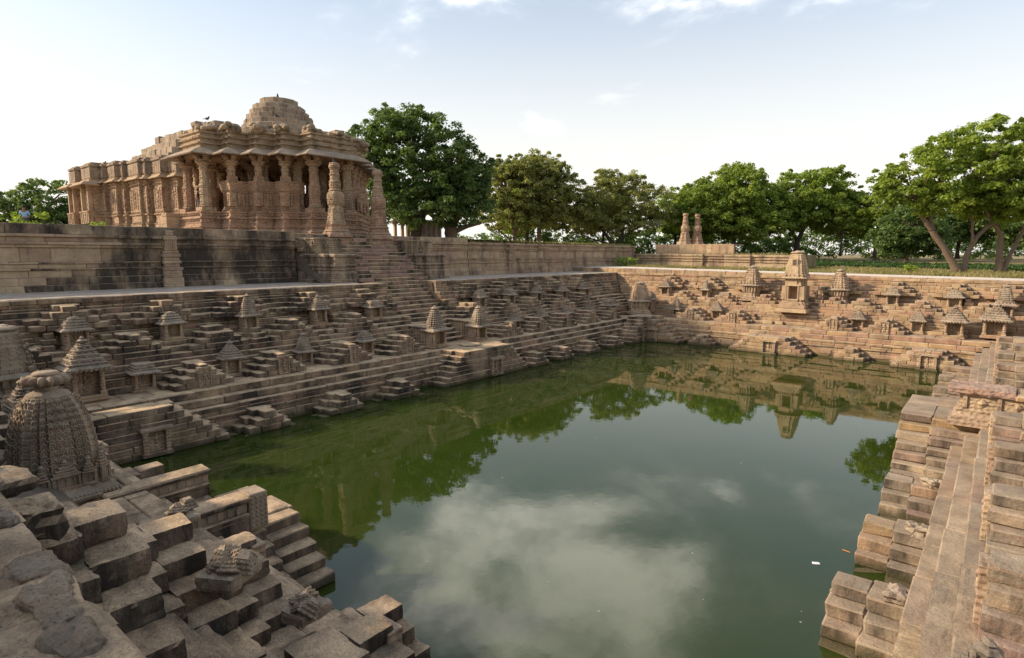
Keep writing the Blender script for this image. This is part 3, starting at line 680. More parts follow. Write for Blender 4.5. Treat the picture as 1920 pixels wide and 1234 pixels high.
for row, (US, KS, o_, z_, nm, n0) in enumerate(((W2, UP, 3.98, 3.46, 'upper', 5), (W3, DN, 2.42, 1.75, 'lower', 4))):
    for i, (u, k) in enumerate(zip(US, KS)):
        where = f'{ORD[i]} from left in the {nm} row of the left bank' if i < n0 else f'{ORD[i - n0]} right of the main stair, {nm} row'
        put(k, 'W', u, o_, z_, f'{KN[k]} roofed niche shrine, {where}', 'niche shrines on the left bank', .86 if k != 'spire' else .78)
for US, KS, o_, z_, nm in (([-23.5, -19.8, -5.9, -2.3], ['pyramid', 'spire', 'dome', 'dome'], 3.98, 3.46, 'upper'), (N3, ['spire', 'pyramid', 'pyramid', 'pyramid'], 2.42, 1.75, 'lower')):
    for i, (u, k) in enumerate(zip(US, KS)):
        put(k, 'N', u, o_, z_, f'{KN[k]} roofed niche shrine, {ORD[i]} from left in the {nm} row of the far bank', 'niche shrines on the far bank', .92 if k != 'spire' else .75)
put('pyramid', 'N', -2.05, 1.75, 1.75, 'larger open shrine with a broad scaled roof near the right end of the far bank', 'niche shrines on the far bank', 1.25)
put('pyramid', 'N', -.05, 2.0, 1.9, 'larger shrine with latticed front in the far right corner of the tank', 'niche shrines on the far bank', 1.3)
put('spire', 'N', .35, 3.6, 2.9, 'weathered spired shrine behind the latticed shrine in the far right corner', 'niche shrines on the far bank', 1.15)
put('dome', 'N', -24.3, 2.3, 2.1, 'low flat roofed shrine at the left of the inner corner by the far end', 'niche shrines on the far bank', 1.15)
put('ruin', 'W', 44.2, 1.9, 1.9, 'low shrine with flat roof on the left bank beside the inner corner', 'niche shrines on the left bank', 1.15)
put('pyramid', 'W', 6.35, 2.1, 1.78, 'broad shrine with scaled pyramid roof and ochre pillars, near end of the left bank', 'niche shrines on the left bank', 1.28)
put('spire', 'W', 23.45, 1.5, 1.78, 'spired shrine on the left foot of the main stair', 'stair foot shrines', 1.12)
put('spire', 'W', 27.1, 1.5, 1.78, 'spired shrine on the right foot of the main stair', 'stair foot shrines', 1.12)
put('pyramid', 'S', -19.6, 2.1, 1.8, 'scaled shrine roof with round finial showing behind the big carved spire', 'niche shrines on the near bank', 1.15)
put('pyramid', 'E', 8.3, .98, 1.02, 'shrine top with a fluted ring finial at the bottom right corner', 'niche shrines on the near bank', 1.0)
# tall spired shrines of the far bank
def spire_shrine(name, loc, rz, w, body, spire, label, door=False, mat='carved', band=10, top=.5, big=False):
    root = empty(name, loc, label, 'shrine', None, rz); a = w / 2; q = random.Random(int(w * 100))
    b = MB(); pl = stepped(a, a); b.sweep(pl, [(.22, 0), (.22, .12), (.12, .13), (.14, .2), (.04, .26), (.07, .32), (.0, .38)], True); b.build('plinth', M[mat], root)
    if big:
        b = MB()
        for k in range(2): b.box(-a * 1.2 - .14 * k, a * 1.2 + .14 * k, -a * 1.3 - .1 * k, a * 1.5, -.3 * (k + 1), -.3 * k - .005, .03, .015, q)
        b.build('podium', M[mat], root)
    z = .38; wl_ = MB()
    if door:
        dw, dh = w * .19, body * .62
        wl_.sweep([(-a * .9, -a * .9), (-dw, -a * .9), (-dw, -a * .1), (dw, -a * .1), (dw, -a * .9), (a * .9, -a * .9), (a * .9, a * .9), (-a * .9, a * .9)], [(0, z), (0, z + dh)], True)
        wl_.sweep(pl, [(-.08, z + dh), (-.06, z + body)], True, True)
        for sx in (-1, 1): wl_.box(sx * a * .84 - a * .17, sx * a * .84 + a * .17, -a * .98, -a * .5, z, z + dh - .01, .02, .01, q); wl_.box(sx * a * .84 - a * .17, sx * a * .84 + a * .17, a * .5, a * .98, z, z + dh - .01, .02, .01, q)
        for k in range(3): wl_.sweep(stepped(a, a), [(-.03, z + body * (.12 + .1 * k)), (.02, z + body * (.14 + .1 * k)), (-.03, z + body * (.17 + .1 * k))], False) if False else None
        fr = MB()
        for sx in (-1, 1): fr.box(sx * (dw + .06) - .055, sx * (dw + .06) + .055, -a * 1.0, -a * .7, z, z + dh, .01, .004, q); fr.box(sx * (dw + .2) - .05, sx * (dw + .2) + .05, -a * .97, -a * .8, z, z + dh, .01, .004, q)
        fr.box(-dw - .28, dw + .28, -a * 1.04, -a * .8, z + dh, z + dh + .14, .012, .004, q); fr.box(-dw - .1, dw + .1, -a * 1.15, -a * .8, z - .06, z + .06, .012, .004, q)
        fr.build('door_frame', M[mat], root)
    else:
        wl_.sweep(pl, [(-.03, z), (-.03, z + body * .3), (.03, z + body * .36), (-.04, z + body * .4), (-.04, z + body * .85), (.03, z + body * .9), (0, z + body)], True)
        for i in range(5):
            t = -1 + 2 * (i + .5) / 5
            for (x, y) in ((t * a * .85, -a * .95), (a * .95, t * a * .85), (-a * .95, t * a * .85)): wl_.box(x - .05, x + .05, y - .05, y + .05, z + body * .4, z + body * .88, .01, .008, q)
    wl_.build('wall', M[mat], root); z += body
    e = MB(); e.sweep(pl, [(-.02, z - .02), (.17, z - .08), (.19, z - .03), (.04, z + .08), (-.02, z + .1)], True, True); e.build('eave', M['roofst' if not big else mat], root); z += .1
    s = MB(); pl2 = stepped(a * .98, a * .98)
    prof = []
    for k in range(band + 1):
        t = k / band; f = 1 - (1 - top) * t ** 1.7
        prof += [(f, z + spire * t), (f - .012, z + spire * (t + .7 / band))] if k < band else [(f, z + spire)]
    if big:
        n0 = 3
        s.scaled(pl2, prof)
        for (yy, sz) in ((-1, 1),): pass
        wf = MB(); wz = z + spire * .52; ww = w * .085; fy = -a * (1 - (1 - top) * .52 ** 1.7) * .98
        wf.box(-ww - .07, -ww, fy - .06, fy + .12, wz - .04, wz + .36, .01, 0, q); wf.box(ww, ww + .07, fy - .06, fy + .12, wz - .04, wz + .36, .01, 0, q); wf.box(-ww - .07, ww + .07, fy - .06, fy + .12, wz + .36, wz + .43, .01, 0, q); wf.box(-ww - .07, ww + .07, fy - .06, fy + .12, wz - .1, wz - .04, .01, 0, q)
        o = wf.build('window', M[mat], root); dk = MB(); dk.box(-ww, ww, fy - .045, fy + .1, wz - .035, wz + .355, .002, 0, q); dk.build('painted_hollow', M['core'], o)  # solid dark block, its colour stands for the shaded window hollow
    else: s.scaled(pl2, prof)
    if not big:
        for k in range(7):
            t = (k + .5) / 7.5; fk = 1 - (1 - top) * t ** 1.7; arch_row(s, a * fk * .97, a * fk * .97, z + spire * t, 5, .1, q)
    for (k, hgt) in ((0, .2), (1, .14)):
        arch_row(s, a * (.95 - .1 * k), a * (.95 - .1 * k), z + .02 + k * .2, 5, hgt * .8, q)
    z += spire; s.build('spire', M[mat], root)
    f = MB(); r_ = a * top * 1.0; f.lathe([(r_ * .75, -.02), (r_ * .78, .04), (r_ * 1.05, .07), (r_ * 1.1, .13), (r_ * .9, .18), (r_ * .5, .21), (r_ * .35, .24), (r_ * .1, .27)], 18, (0, 0, z), 9, .05); f.build('finial', M[mat if big else 'roofst'], root)
    return root
spire_shrine('tall_shrine', (-12.2, 49.3, 3.35), 0, 1.62, 1.7, 1.7, 'tallest tan shrine with doorway and spire window, middle of the far bank', True, 'temple_plain', 9, .52, True)
spire_shrine('spired_shrine', (*world('N', -9.4, 4.0), 3.4), 0, 1.15, .78, 1.2, 'spired shrine with fluted cap just right of the tallest shrine on the far bank', top=.42)
spire_shrine('spired_shrine', (*world('N', -15.9, 4.0), 3.4), 0, 1.25, .9, 1.25, 'spired shrine with a broken off top left of the tallest shrine on the far bank', top=.5)
spire_shrine('corner_shrine', (-24.3, 46.9, 2.0), R(45), 1.5, .8, 1.3, 'domed ribbed shrine standing in the inner far left corner of the tank', top=.55)
spire_shrine('left_spire_shrine', (-24.9, 4.0, 2.35), R(180), 1.3, .55, 1.3, 'dark carved spire cut off by the left edge above the near steps', top=.55, mat='spire')
for o in bpy.data.objects:
    if o.name.startswith('left_spire'): o.name = 'spired_shrine'
# seated stone figure beside the tallest shrine
g = MB(); g.box(-.28, .28, -.2, .25, 0, .3, .02, .01, q); figure(g, 0, -.05, .3, .95, q); g.ell((0, .12, .7), (.2, .1, .45), 6, 4)
o = g.build('stone_statue', M['temple_plain'], None, (-10.55, 49.55, 3.46)); tag(o, 'worn stone statue on a block between the tallest shrine and the spired one', 'statue')
# ------------------------------------------------------------------ the great carved spire of the near bank
def ring(mb, c, r, t, ux, uz, n=7, a0=-.5, a1=math.pi + .5, m=5):
    pts = [Vector(c) + Vector(ux) * (math.cos(a0 + (a1 - a0) * i / n) * r) + Vector(uz) * (math.sin(a0 + (a1 - a0) * i / n) * r) for i in range(n + 1)]
    mb.tube(pts, t, m, True)
def great_spire(loc, label):
    root = empty('great_shrine', loc, label, 'shrine'); q = random.Random(5); a = .95
    st = MB()
    for x, y in ((-.62, -.62), (.62, -.62), (.62, .62), (-.62, .62)):
        p = MB(); p.box(x - .16, x + .16, y - .16, y + .16, -1.35, -1.15, .02, .01, q)
        p.lathe([(.14, -1.15), (.15, -.8), (.12, -.76), (.15, -.7), (.12, -.62), (.14, -.4), (.11, -.36), (.16, -.26), (.22, -.12)], 12, (x, y, 0)); p.build('pillar', M['spire'], root)
    st.box(-.5, .5, -.5, .5, -1.35, -.15, .02, .01, q); st.build('wall', M['carved'], root)
    e = MB(); pl = stepped(a, a)
    e.sweep(pl, [(-.1, -.16), (.12, -.22), (.27, -.2), (.29, -.15), (.2, -.08), (.06, .0), (.02, .05)], True, True)
    for i in range(26):
        t = -1 + 2 * (i + .5) / 26
        for (x, y) in ((t * 1.1, -1.18), (t * 1.1, 1.18), (1.18, t * 1.1), (-1.18, t * 1.1)): e.ell((x, y, -.13), (.05, .05, .045), 5, 3)
    e.build('eave', M['spire'], root)
    s = MB(); H = 1.55; prof = []; nb = 13
    f_ = lambda t: 1 - .45 * t ** 3.2 - .03 * t - .05 * max(0, 1 - t * 7)
    face = [(-.90, .72), (-.74, .72), (-.74, .80), (-.70, .80), (-.70, .86), (-.53, .86), (-.53, .82), (-.49, .82), (-.49, .94), (-.33, .94), (-.33, .88), (-.28, .88), (-.28, 1.0), (.28, 1.0), (.28, .88), (.33, .88), (.33, .94), (.49, .94), (.49, .82), (.53, .82), (.53, .86), (.70, .86), (.70, .80), (.74, .80), (.74, .72), (.90, .72)]
    face = [(x, d) for x, d in face if abs(x) < .73]
    core = []
    for k in range(4):
        cs, sn = [(1, 0), (0, 1), (-1, 0), (0, -1)][k]
        core += [((x * cs + d * sn) * a * .95, (x * sn - d * cs) * a * .95) for x, d in face]
    prof = []
    for k in range(nb):
        t = k / nb
        prof += [(f_(t), .05 + H * t), (f_(t + .5 / nb), .05 + H * (t + .62 / nb)), (f_(t + .7 / nb) - .02, .05 + H * (t + .68 / nb)), (f_(t + .9 / nb) - .02, .05 + H * (t + .92 / nb))]
    prof.append((f_(1.), .05 + H)); s.scaled(core, prof)
    # shoulder under the cap
    s.lathe([(a * .5, H + .04), (a * .45, H + .1), (a * .26, H + .15)], 16, (0, 0, 0)); s.build('spire', M['spire'], root)
    # latas: vertical bands of horseshoe arches, bosses and fillets on every face
    c = MB()
    for face in range(4):
        m = Matrix.Rotation(math.pi / 2 * face, 3, 'Z'); fx, fz = m @ Vector((1, 0, 0)), Vector((0, 0, 1)); fy = m @ Vector((0, -1, 0))
        strips = [(0, .34, 1.02), (-.42, .15, .96), (.42, .15, .96), (-.63, .14, .88), (.63, .14, .88)]
        for (sx, wd_, dep) in strips:
            rows = 15 if abs(sx) > .1 else 11
            for k in range(rows):
                t = (k + .35) / rows; F = f_(t); w_ = wd_ * F * .93; z = .05 + H * t; x = sx * a * F * .93; y = dep * a * .93 * F + .012
                P0 = m @ Vector((x, -y, z)); dz = H / rows
                if abs(sx) < .1:
                    ring(c, P0, w_ * .30, .018, fx, fz, 8); ring(c, P0 + Vector((0, 0, .01)), w_ * .15, .014, fx, fz, 6)
                    for s_ in (-1, 1):
                        ring(c, P0 + fx * (s_ * w_ * .62), w_ * .2, .014, fx, fz, 6); c.ell(tuple(P0 + fx * (s_ * w_ * .62)), (.016, .016, .016), 5, 3)
                    c.ell(tuple(P0 + fz * (w_ * .42)), (.02, .02, .03), 5, 3)
                    b0 = P0 - fz * (dz * .3)
                    for s_ in (-3, -2, -1, 0, 1, 2, 3): c.ell(tuple(b0 + fx * (s_ * w_ * .3) + fy * .005), (.024, .024, .014), 5, 3)
                elif abs(sx) < .75:
                    ring(c, P0, w_ * .45, .014, fx, fz, 6); c.ell(tuple(P0), (.02, .02, .024), 5, 3)
                    for s_ in (-1, 0, 1): c.ell(tuple(P0 - fz * (dz * .35) + fx * (s_ * w_ * .55)), (.02, .02, .012), 5, 3)
                else:
                    ring(c, P0, w_ * .4, .015, fx, fz, 6); c.ell(tuple(P0 + fz * .01), (.022, .022, .022), 5, 3)
                    c.ell(tuple(P0 - fz * (dz * .4)), (w_ * .75 if abs(fx.x) > .5 else .03, w_ * .75 if abs(fx.y) > .5 else .03, .014), 6, 3)
    tag(c.build('carved_relief', M['spire'], root), kind='stuff')
    # miniature shrines round the foot
    for face in range(4):
        m = Matrix.Rotation(math.pi / 2 * face, 4, 'Z')
        for (x, w_, h_) in ((0, .62, .34), (-.52, .3, .32), (.52, .3, .32), (-.88, .34, .36), (.88, .34, .36)):
            b = MB(); y = -.95 if abs(x) < .8 else -.82; x *= .9
            b.box(x - w_ / 2, x + w_ / 2, y - .06, y + .1, .0, .06, .01, .006, q); b.box(x - w_ / 2, x + w_ / 2, y - .06, y + .1, h_ * .72, h_ * .82, .01, .006, q)
            for sx in (-1, 1): b.box(x + sx * w_ * .43 - .03, x + sx * w_ * .43 + .03, y - .05, y + .08, .06, h_ * .72, .008, .004, q)
            b.box(x - w_ * .42, x + w_ * .42, y, y + .1, .05, h_ * .73, .006, 0, q)
            for i in range(3 if w_ > .4 else 1):
                figure(b, x + ((i - 1) * w_ * .26 if w_ > .4 else 0), y + .0, .06, h_ * .6, q)
            zz = h_ * .82
            for k in range(4): b.box(x - w_ * (.42 - .09 * k), x + w_ * (.42 - .09 * k), y - .05 + .01 * k, y + .1, zz, zz + .05, .012, .006, q); zz += .052
            b.lathe([(.05, 0), (.07, .02), (.03, .06)], 8, (x, y + .02, zz)); b.xf(m); b.build('miniature_shrine', M['spire'], root)
    f = MB(); f.lathe([(.27, H + .13), (.26, H + .22), (.23, H + .24)], 16); f.lathe([(.25, H + .23), (.40, H + .27), (.45, H + .335), (.40, H + .40), (.28, H + .42)], 91, (0, 0, 0), 13, .2, 0, True)
    f.lathe([(.27, H + .415), (.29, H + .45), (.25, H + .48), (.1, H + .49)], 20, (0, 0, 0), 0, 0, 0, True); f.build('ribbed_finial', M['spire'], root); root.scale = (.76, .76, 1.06)
    return root
great_spire((-13.75, 2.75, 2.85), 'big grey spire covered in carved arches with ribbed ring finial at the left')
# ------------------------------------------------------------------ platform wall, stair, path
class Stones:
    """stones of one thing, in world metres; the largest in view become objects, the rest one stuff mesh"""
    def __init__(s, root, seed): s.root = root; s.L = []; s.r = random.Random(seed)
    def add(s, kind, x0, x1, y0, y1, z0, z1, mat, jit=.012, bev=.018): s.L.append((kind, x0, x1, y0, y1, z0, z1, mat, jit, bev))
    def finish(s, lim=300, mn=9):
        b = s.root.location; by = {}
        for t in s.L: by.setdefault(t[0], []).append(t)
        for kind, L in by.items():
            big = sorted([(seen(((t[1] + t[2]) / 2, (t[3] + t[4]) / 2, (t[5] + t[6]) / 2)) * max(t[2] - t[1], t[4] - t[3], t[6] - t[5]), i, t) for i, t in enumerate(L)], reverse=True)
            rest = {}
            for k, (px, i, t) in enumerate(big):
                c = ((t[1] + t[2]) / 2, (t[3] + t[4]) / 2, (t[5] + t[6]) / 2); v, f = stone_geo(t[2] - t[1], t[4] - t[3], t[6] - t[5], t[9], t[8], s.r)
                if k < lim and px >= mn:
                    me = bpy.data.meshes.new(kind); me.from_pydata(v, [], f); me.materials.append(t[7]); mesh_obj(kind, me, s.root, Vector(c) - b)
                else: rest.setdefault(t[7].name, MB()).add([(a[0] + c[0] - b.x, a[1] + c[1] - b.y, a[2] + c[2] - b.z) for a in v], f)
            for mn_, mb in rest.items(): tag(mb.build('distant_' + kind + 's', bpy.data.materials[mn_], s.root), kind='stuff')
XW = -35.0
COUR = [(5.38, 5.74, .26), (5.74, 6.10, .20), (6.10, 6.44, .13), (6.44, 6.53, .22), (6.53, 6.74, .1), (6.74, 6.84, .18), (6.84, 7.52, .02), (7.52, 7.66, .12), (7.66, 7.80, .2), (7.80, 8.02, .06), (8.02, 8.16, .2)]
def platform_wall(ya, yb, top, label, seed):
    root = empty('platform_wall', (XW, (ya + yb) / 2, 5.38), label, 'wall'); S = Stones(root, seed)
    cs = COUR + ([(8.16, top, .1)] if top > 8.3 else [(8.16, top, .12)])
    for (z0, z1, p) in cs:
        y = ya + S.r.uniform(-.5, 0)
        while y < yb:
            w = S.r.uniform(1.0, 2.1); a, b = max(y, ya), min(y + w, yb)
            if b - a > .1: S.add('moulding_stone' if z1 - z0 < .2 else 'wall_stone', XW - .6, XW + p + S.r.uniform(-.012, .012), a + .004, b - .004, z0, z1 + S.r.uniform(-.004, .004), M['wall' if y > 30 else 'wall_light' if z0 < 8.1 and y + w / 2 < 8.5 + S.r.uniform(-2, 2) else 'wall_dark'])
            y += w
    S.finish(); mb = MB(); mb.box(-2.2, -.35, ya - (ya + yb) / 2, yb - (ya + yb) / 2, 0, top - 5.38 - .12, .01); mb.build('rubble_core', M['core'], root)
    return root
PA = platform_wall(-14, 20.3, 8.64, 'dark stained moulded platform wall left of the main stair', 21)
PB = platform_wall(30.9, 36.2, 8.56, 'short moulded wall with a raised parapet just right of the main stair', 22)
PC = platform_wall(36.25, 65.8, 8.22, 'long moulded wall with grassy top running to the right behind the path', 23)
def pilaster(root, y, wz):
    mb = MB(); r = random.Random(int(y)); L = root.location
    for (z0, z1, hw, p) in ((5.4, 5.95, .5, .42), (5.95, 6.35, .46, .36), (6.35, 6.5, .5, .4), (6.5, 6.7, .38, .3), (6.7, 6.86, .45, .38), (6.86, 7.05, .4, .28), (7.05, 7.25, .46, .34), (7.25, 7.4, .38, .28), (7.4, 7.95, .3, .3), (7.95, 8.2, .34, .32), (8.2, wz, .2, .2)):
        mb.box(XW - L.x - .1, XW - L.x + p, y - hw - L.y, y + hw - L.y, z0 - L.z, z1 - L.z - .003, .03, .01, r)
    for i in range(5): mb.box(XW - L.x + .28, XW - L.x + .34, y - .25 + i * .11 - L.y, y - .19 + i * .11 - L.y, 7.42 - L.z, 7.93 - L.z, .01, .003, r)
    mb.build('pilaster', M['carved'], root)
pilaster(PA, 12.9, 8.5); pilaster(PC, 41.8, 8.2)
pm = []
# fill of the temple platform (its paved top) and the strip on the north side
poly_obj('temple_platform', [(-100, -14, 8.58), (-35.3, -14, 8.58), (-35.3, 20.3, 8.58), (-36.6, 20.3, 8.58), (-36.6, 30.9, 8.58), (-35.3, 30.9, 8.52), (-35.3, 36.2, 8.5), (-35.3, 65.8, 8.2), (-100, 65.8, 8.2), (-100, 36.2, 8.58)], [tuple(range(10))], M['slab'])
tp = MB(); tp.box(-98, -36.2, -13.9, 65.6, 5, 8.1, .01); tag(tp.build('platform_fill', M['core']), kind='structure')
# piers either side of the upper stair
def pier(ya, yb, xf, label, cut):
    root = empty('stair_pier', (-34, (ya + yb) / 2, 5.4), label, 'pier'); r = random.Random(int(ya)); cy = (yb - ya) / 2
    hx = (xf + 36) / 2; cx = (xf - 36) / 2 + 34
    pl = [(cx - hx, -cy), (cx + hx * .35, -cy), (cx + hx * .35, -cy * .78), (cx + hx * .72, -cy * .78), (cx + hx * .72, -cy * .45), (cx + hx, -cy * .45), (cx + hx, cy), (cx - hx, cy)]
    b = MB(); b.sweep(pl, [(.12, 0), (.12, .22), (.06, .24), (.02, .6), (-.08, .78), (-.02, .82), (-.02, .9), (-.1, .93), (-.06, 1.0), (.0, 1.05), (.0, 1.13), (-.1, 1.18)], True); b.build('moulded_base', M['carved_dark'], root)
    b = MB(); b.sweep(pl, [(-.08, 1.185), (-.08, 1.6), (.0, 1.66), (.0, 1.78), (-.1, 1.84)], True); b.build('frieze', M['carved_dark'], root)
    b = MB(); pl2 = [(cx - hx, -cy + .1), (cx + hx * .35, -cy + .1), (cx + hx * .35, cy - .15), (cx - hx, cy - .15)]
    b.sweep(pl2, [(-.03, 1.845), (-.03, 2.68), (.02, 2.72), (.02, 2.82)], True); b.build('upper_block', M['carved_dark'], root)
    for i in range(3):
        p = MB(); figure(p, 0, 0, 0, .72, r); o = p.build('carved_figure', M['carved_dark'], root, (cx - hx * .1 + (i - 1) * hx * .35, -cy + .1, 1.9))
    p = MB(); figure(p, 0, 0, 0, .75, r); o = p.build('carved_figure', M['carved_dark'], root, (cx + hx * .36, -.2, 1.9)); o.rotation_euler = (0, 0, R(90))
    return root
pier(20.45, 22.75, -31.75, 'carved stone pier at the left of the upper stair', 0)
pier(28.45, 30.8, -31.9, 'carved stone pier at the right of the upper stair', 0)
# the stair: upper flight to the platform, lower flight down to the water landing
root = empty('main_stair', (-30, 25.4, 1.75), 'broad stone stair of many steps climbing from the pool to the temple', 'stair'); S = Stones(root, 9)
def step(xf, depth, z0, z1, ya, yb):
    y = ya + S.r.uniform(-.6, 0)
    while y < yb:
        w = S.r.uniform(.9, 2.3); a, b = max(y, ya), min(y + w, yb)
        if b - a > .06: S.add('step_stone', xf - depth, xf + S.r.uniform(-.02, .02), a + .003, b - .003, z0, z1 + S.r.uniform(-.01, .01), (M['red_stone'] if S.r.random() < .3 else M['stone_w']) if z0 > 5.3 else M['stone_w'], .014, .035)
        y += w
nu = 13
for k in range(nu): step(-31.45 - k * .345, .6, 5.42 + k * .243, 5.42 + (k + 1) * .243, 22.75 if k < 8 else 20.35, 28.45 if k < 6 else 30.85)
for k in range(5): step(-36.0 - k * .9, 1.0, 8.3, 8.57 + .004, 20.4, 30.8)
nl = 15; x0 = -26.35
for k in range(nl): step(x0 - k * .345, .6, 1.75 + k * .2447, 1.75 + (k + 1) * .2447, 23.37, 27.43)
for k in range(15):                              # cheek walls of the cut, seen from the side
    z0 = 1.75 + k * .2447
    of = 2.35 if z0 < 2.3 else 2.75 if z0 < 2.95 else 3.35 if z0 < 3.4 else 4.5 if z0 < 4.15 else 4.95 if z0 < 4.6 else 5.3
    xf = -23.75 - oo('W', of)
    for ya, yb in ((22.95, 23.36), (27.44, 27.85)):
        x = xf
        while x > -31.6:
            w = S.r.uniform(.6, 1.3); S.add('cheek_stone', max(x - w, -31.7) + .004, x, ya + S.r.uniform(-.01, .01), yb, z0, z0 + .242, M['stone_w'], .012, .02); x -= w
S.finish()
mb = MB(); P_ = [(-26.5, 1.2), (-26.5, 1.6), (-31.6, 5.1), (-31.8, 5.25), (-36.3, 8.2), (-40.5, 8.2), (-40.5, 1.2)]
for y_ in (20.4, 30.8): mb.v += [(x + 30, y_ - 25.4, z - 1.75) for x, z in P_]
mb.f = [(i, (i + 1) % 7, 7 + (i + 1) % 7, 7 + i) for i in range(7)] + [tuple(range(7)), tuple(reversed(range(7, 14)))]; mb.sm = [False] * 9
mb.v = [(x, y if x < -.5 or z < 3 and False else max(-1.9, min(1.9, y)), z) for x, y, z in mb.v]
mb.build('rubble_core', M['core'], root)
# parapet walls of the lower stair
def parapet(ya, yb, label, back):
    root = empty('stair_parapet', (-26.7, (ya + yb) / 2, 1.75), label, 'parapet'); r = random.Random(int(ya * 3)); cy = (yb - ya) / 2
    b = MB(); b.sweep([(-1.3, -cy), (1.1, -cy), (1.1, cy), (-1.3, cy)], [(.1, 0), (.1, .12), (.02, .16), (.06, .24), (.0, .3)], True); b.build('base', M['red_stone'], root)
    b = MB(); b.sweep([(-1.3, -cy), (1.1, -cy), (1.1, cy), (-1.3, cy)], [(-.02, .3), (-.02, 1.12)], True)
    for i in range(11):
        x = -1.25 + i * .225
        for y in (-cy, cy): b.box(x, x + .12, y - .03, y + .03, .34, 1.1, .01, .004, r)
    b.build('panelled_wall', M['carved'], root)
    b = MB(); b.sweep([(-1.3, -cy), (1.1, -cy), (1.1, cy), (-1.3, cy)], [(.0, 1.12), (.1, 1.17), (.1, 1.24), (.02, 1.28)], True); b.build('coping', M['stone_w'], root)
parapet(22.85, 23.9, 'carved stone box parapet at the left of the lower stair', 0)
parapet(26.85, 27.9, 'carved stone box parapet at the right of the lower stair', 0)
m_ = MB(); m_.lathe([(.62, 0), (.66, .05), (.62, .1), (.55, .12)], 26, (0, 0, 0), 13, .03); tag(m_.build('moonstone', M['stone_w'], None, (-24.3, 25.3, 1.765)), 'round threshold stone lying at the foot of the main stair', 'threshold stone')
# paved path along the top of the left bank
root = empty('paved_path', (-32.3, 20, 5.4), None, None); tag(root, kind='structure'); S = Stones(root, 31)
for row in range(4):
    y = -12 + S.r.uniform(-.8, 0); xa = -29.55 - row * 1.36
    while y < 51.9:
        w = S.r.uniform(1.0, 2.0)
        if y + w > 22.9 and y < 27.9 and row < 2: y += w; continue
        S.add('paving_slab', xa - 1.36, xa - .006, y, y + w - .006, 5.3, 5.432 + S.r.uniform(-.006, .006), M['slab'], .006, .012); y += w
S.finish()
# paving of the near bank, right under the viewer
root = empty('near_paving', (-6, 0, 5.37), None, None); tag(root, kind='structure'); rr = random.Random(77)
for row, (ya, yb) in enumerate(((.53, .78), (.27, .525), (.0, .265), (-.3, -.005), (-.62, -.305), (-1.1, -.625), (-2.2, -1.105), (-3.4, -2.205))):
    x = -1.0 + rr.uniform(0, .4)
    while x > -16:
        w = rr.uniform(.28, .62) if row < 5 else rr.uniform(.7, 1.2); e = yb + (rr.uniform(-.14, .05) if row == 0 else -.025)
        near = x > -8 and row < 5
        dx, dy, dz = w - .05, e - ya - .03, .26
        v, f = rough_geo(dx, dy, dz, rr.random() * 50, .03 if near else .016, .022 if near else .12, .05)
        me = bpy.data.meshes.new('paving_stone'); me.from_pydata(v, [], f); me.materials.append(M['pave'])
        o = mesh_obj('paving_stone', me, root, (x - w / 2 + 6, (ya + e) / 2, .02 - .1 + rr.uniform(-.055, .045) + (.05 if row == 0 and rr.random() < .3 else 0))); o.rotation_euler = (rr.uniform(-.04, .04), rr.uniform(-.04, .04), rr.uniform(-.03, .03)); x -= w
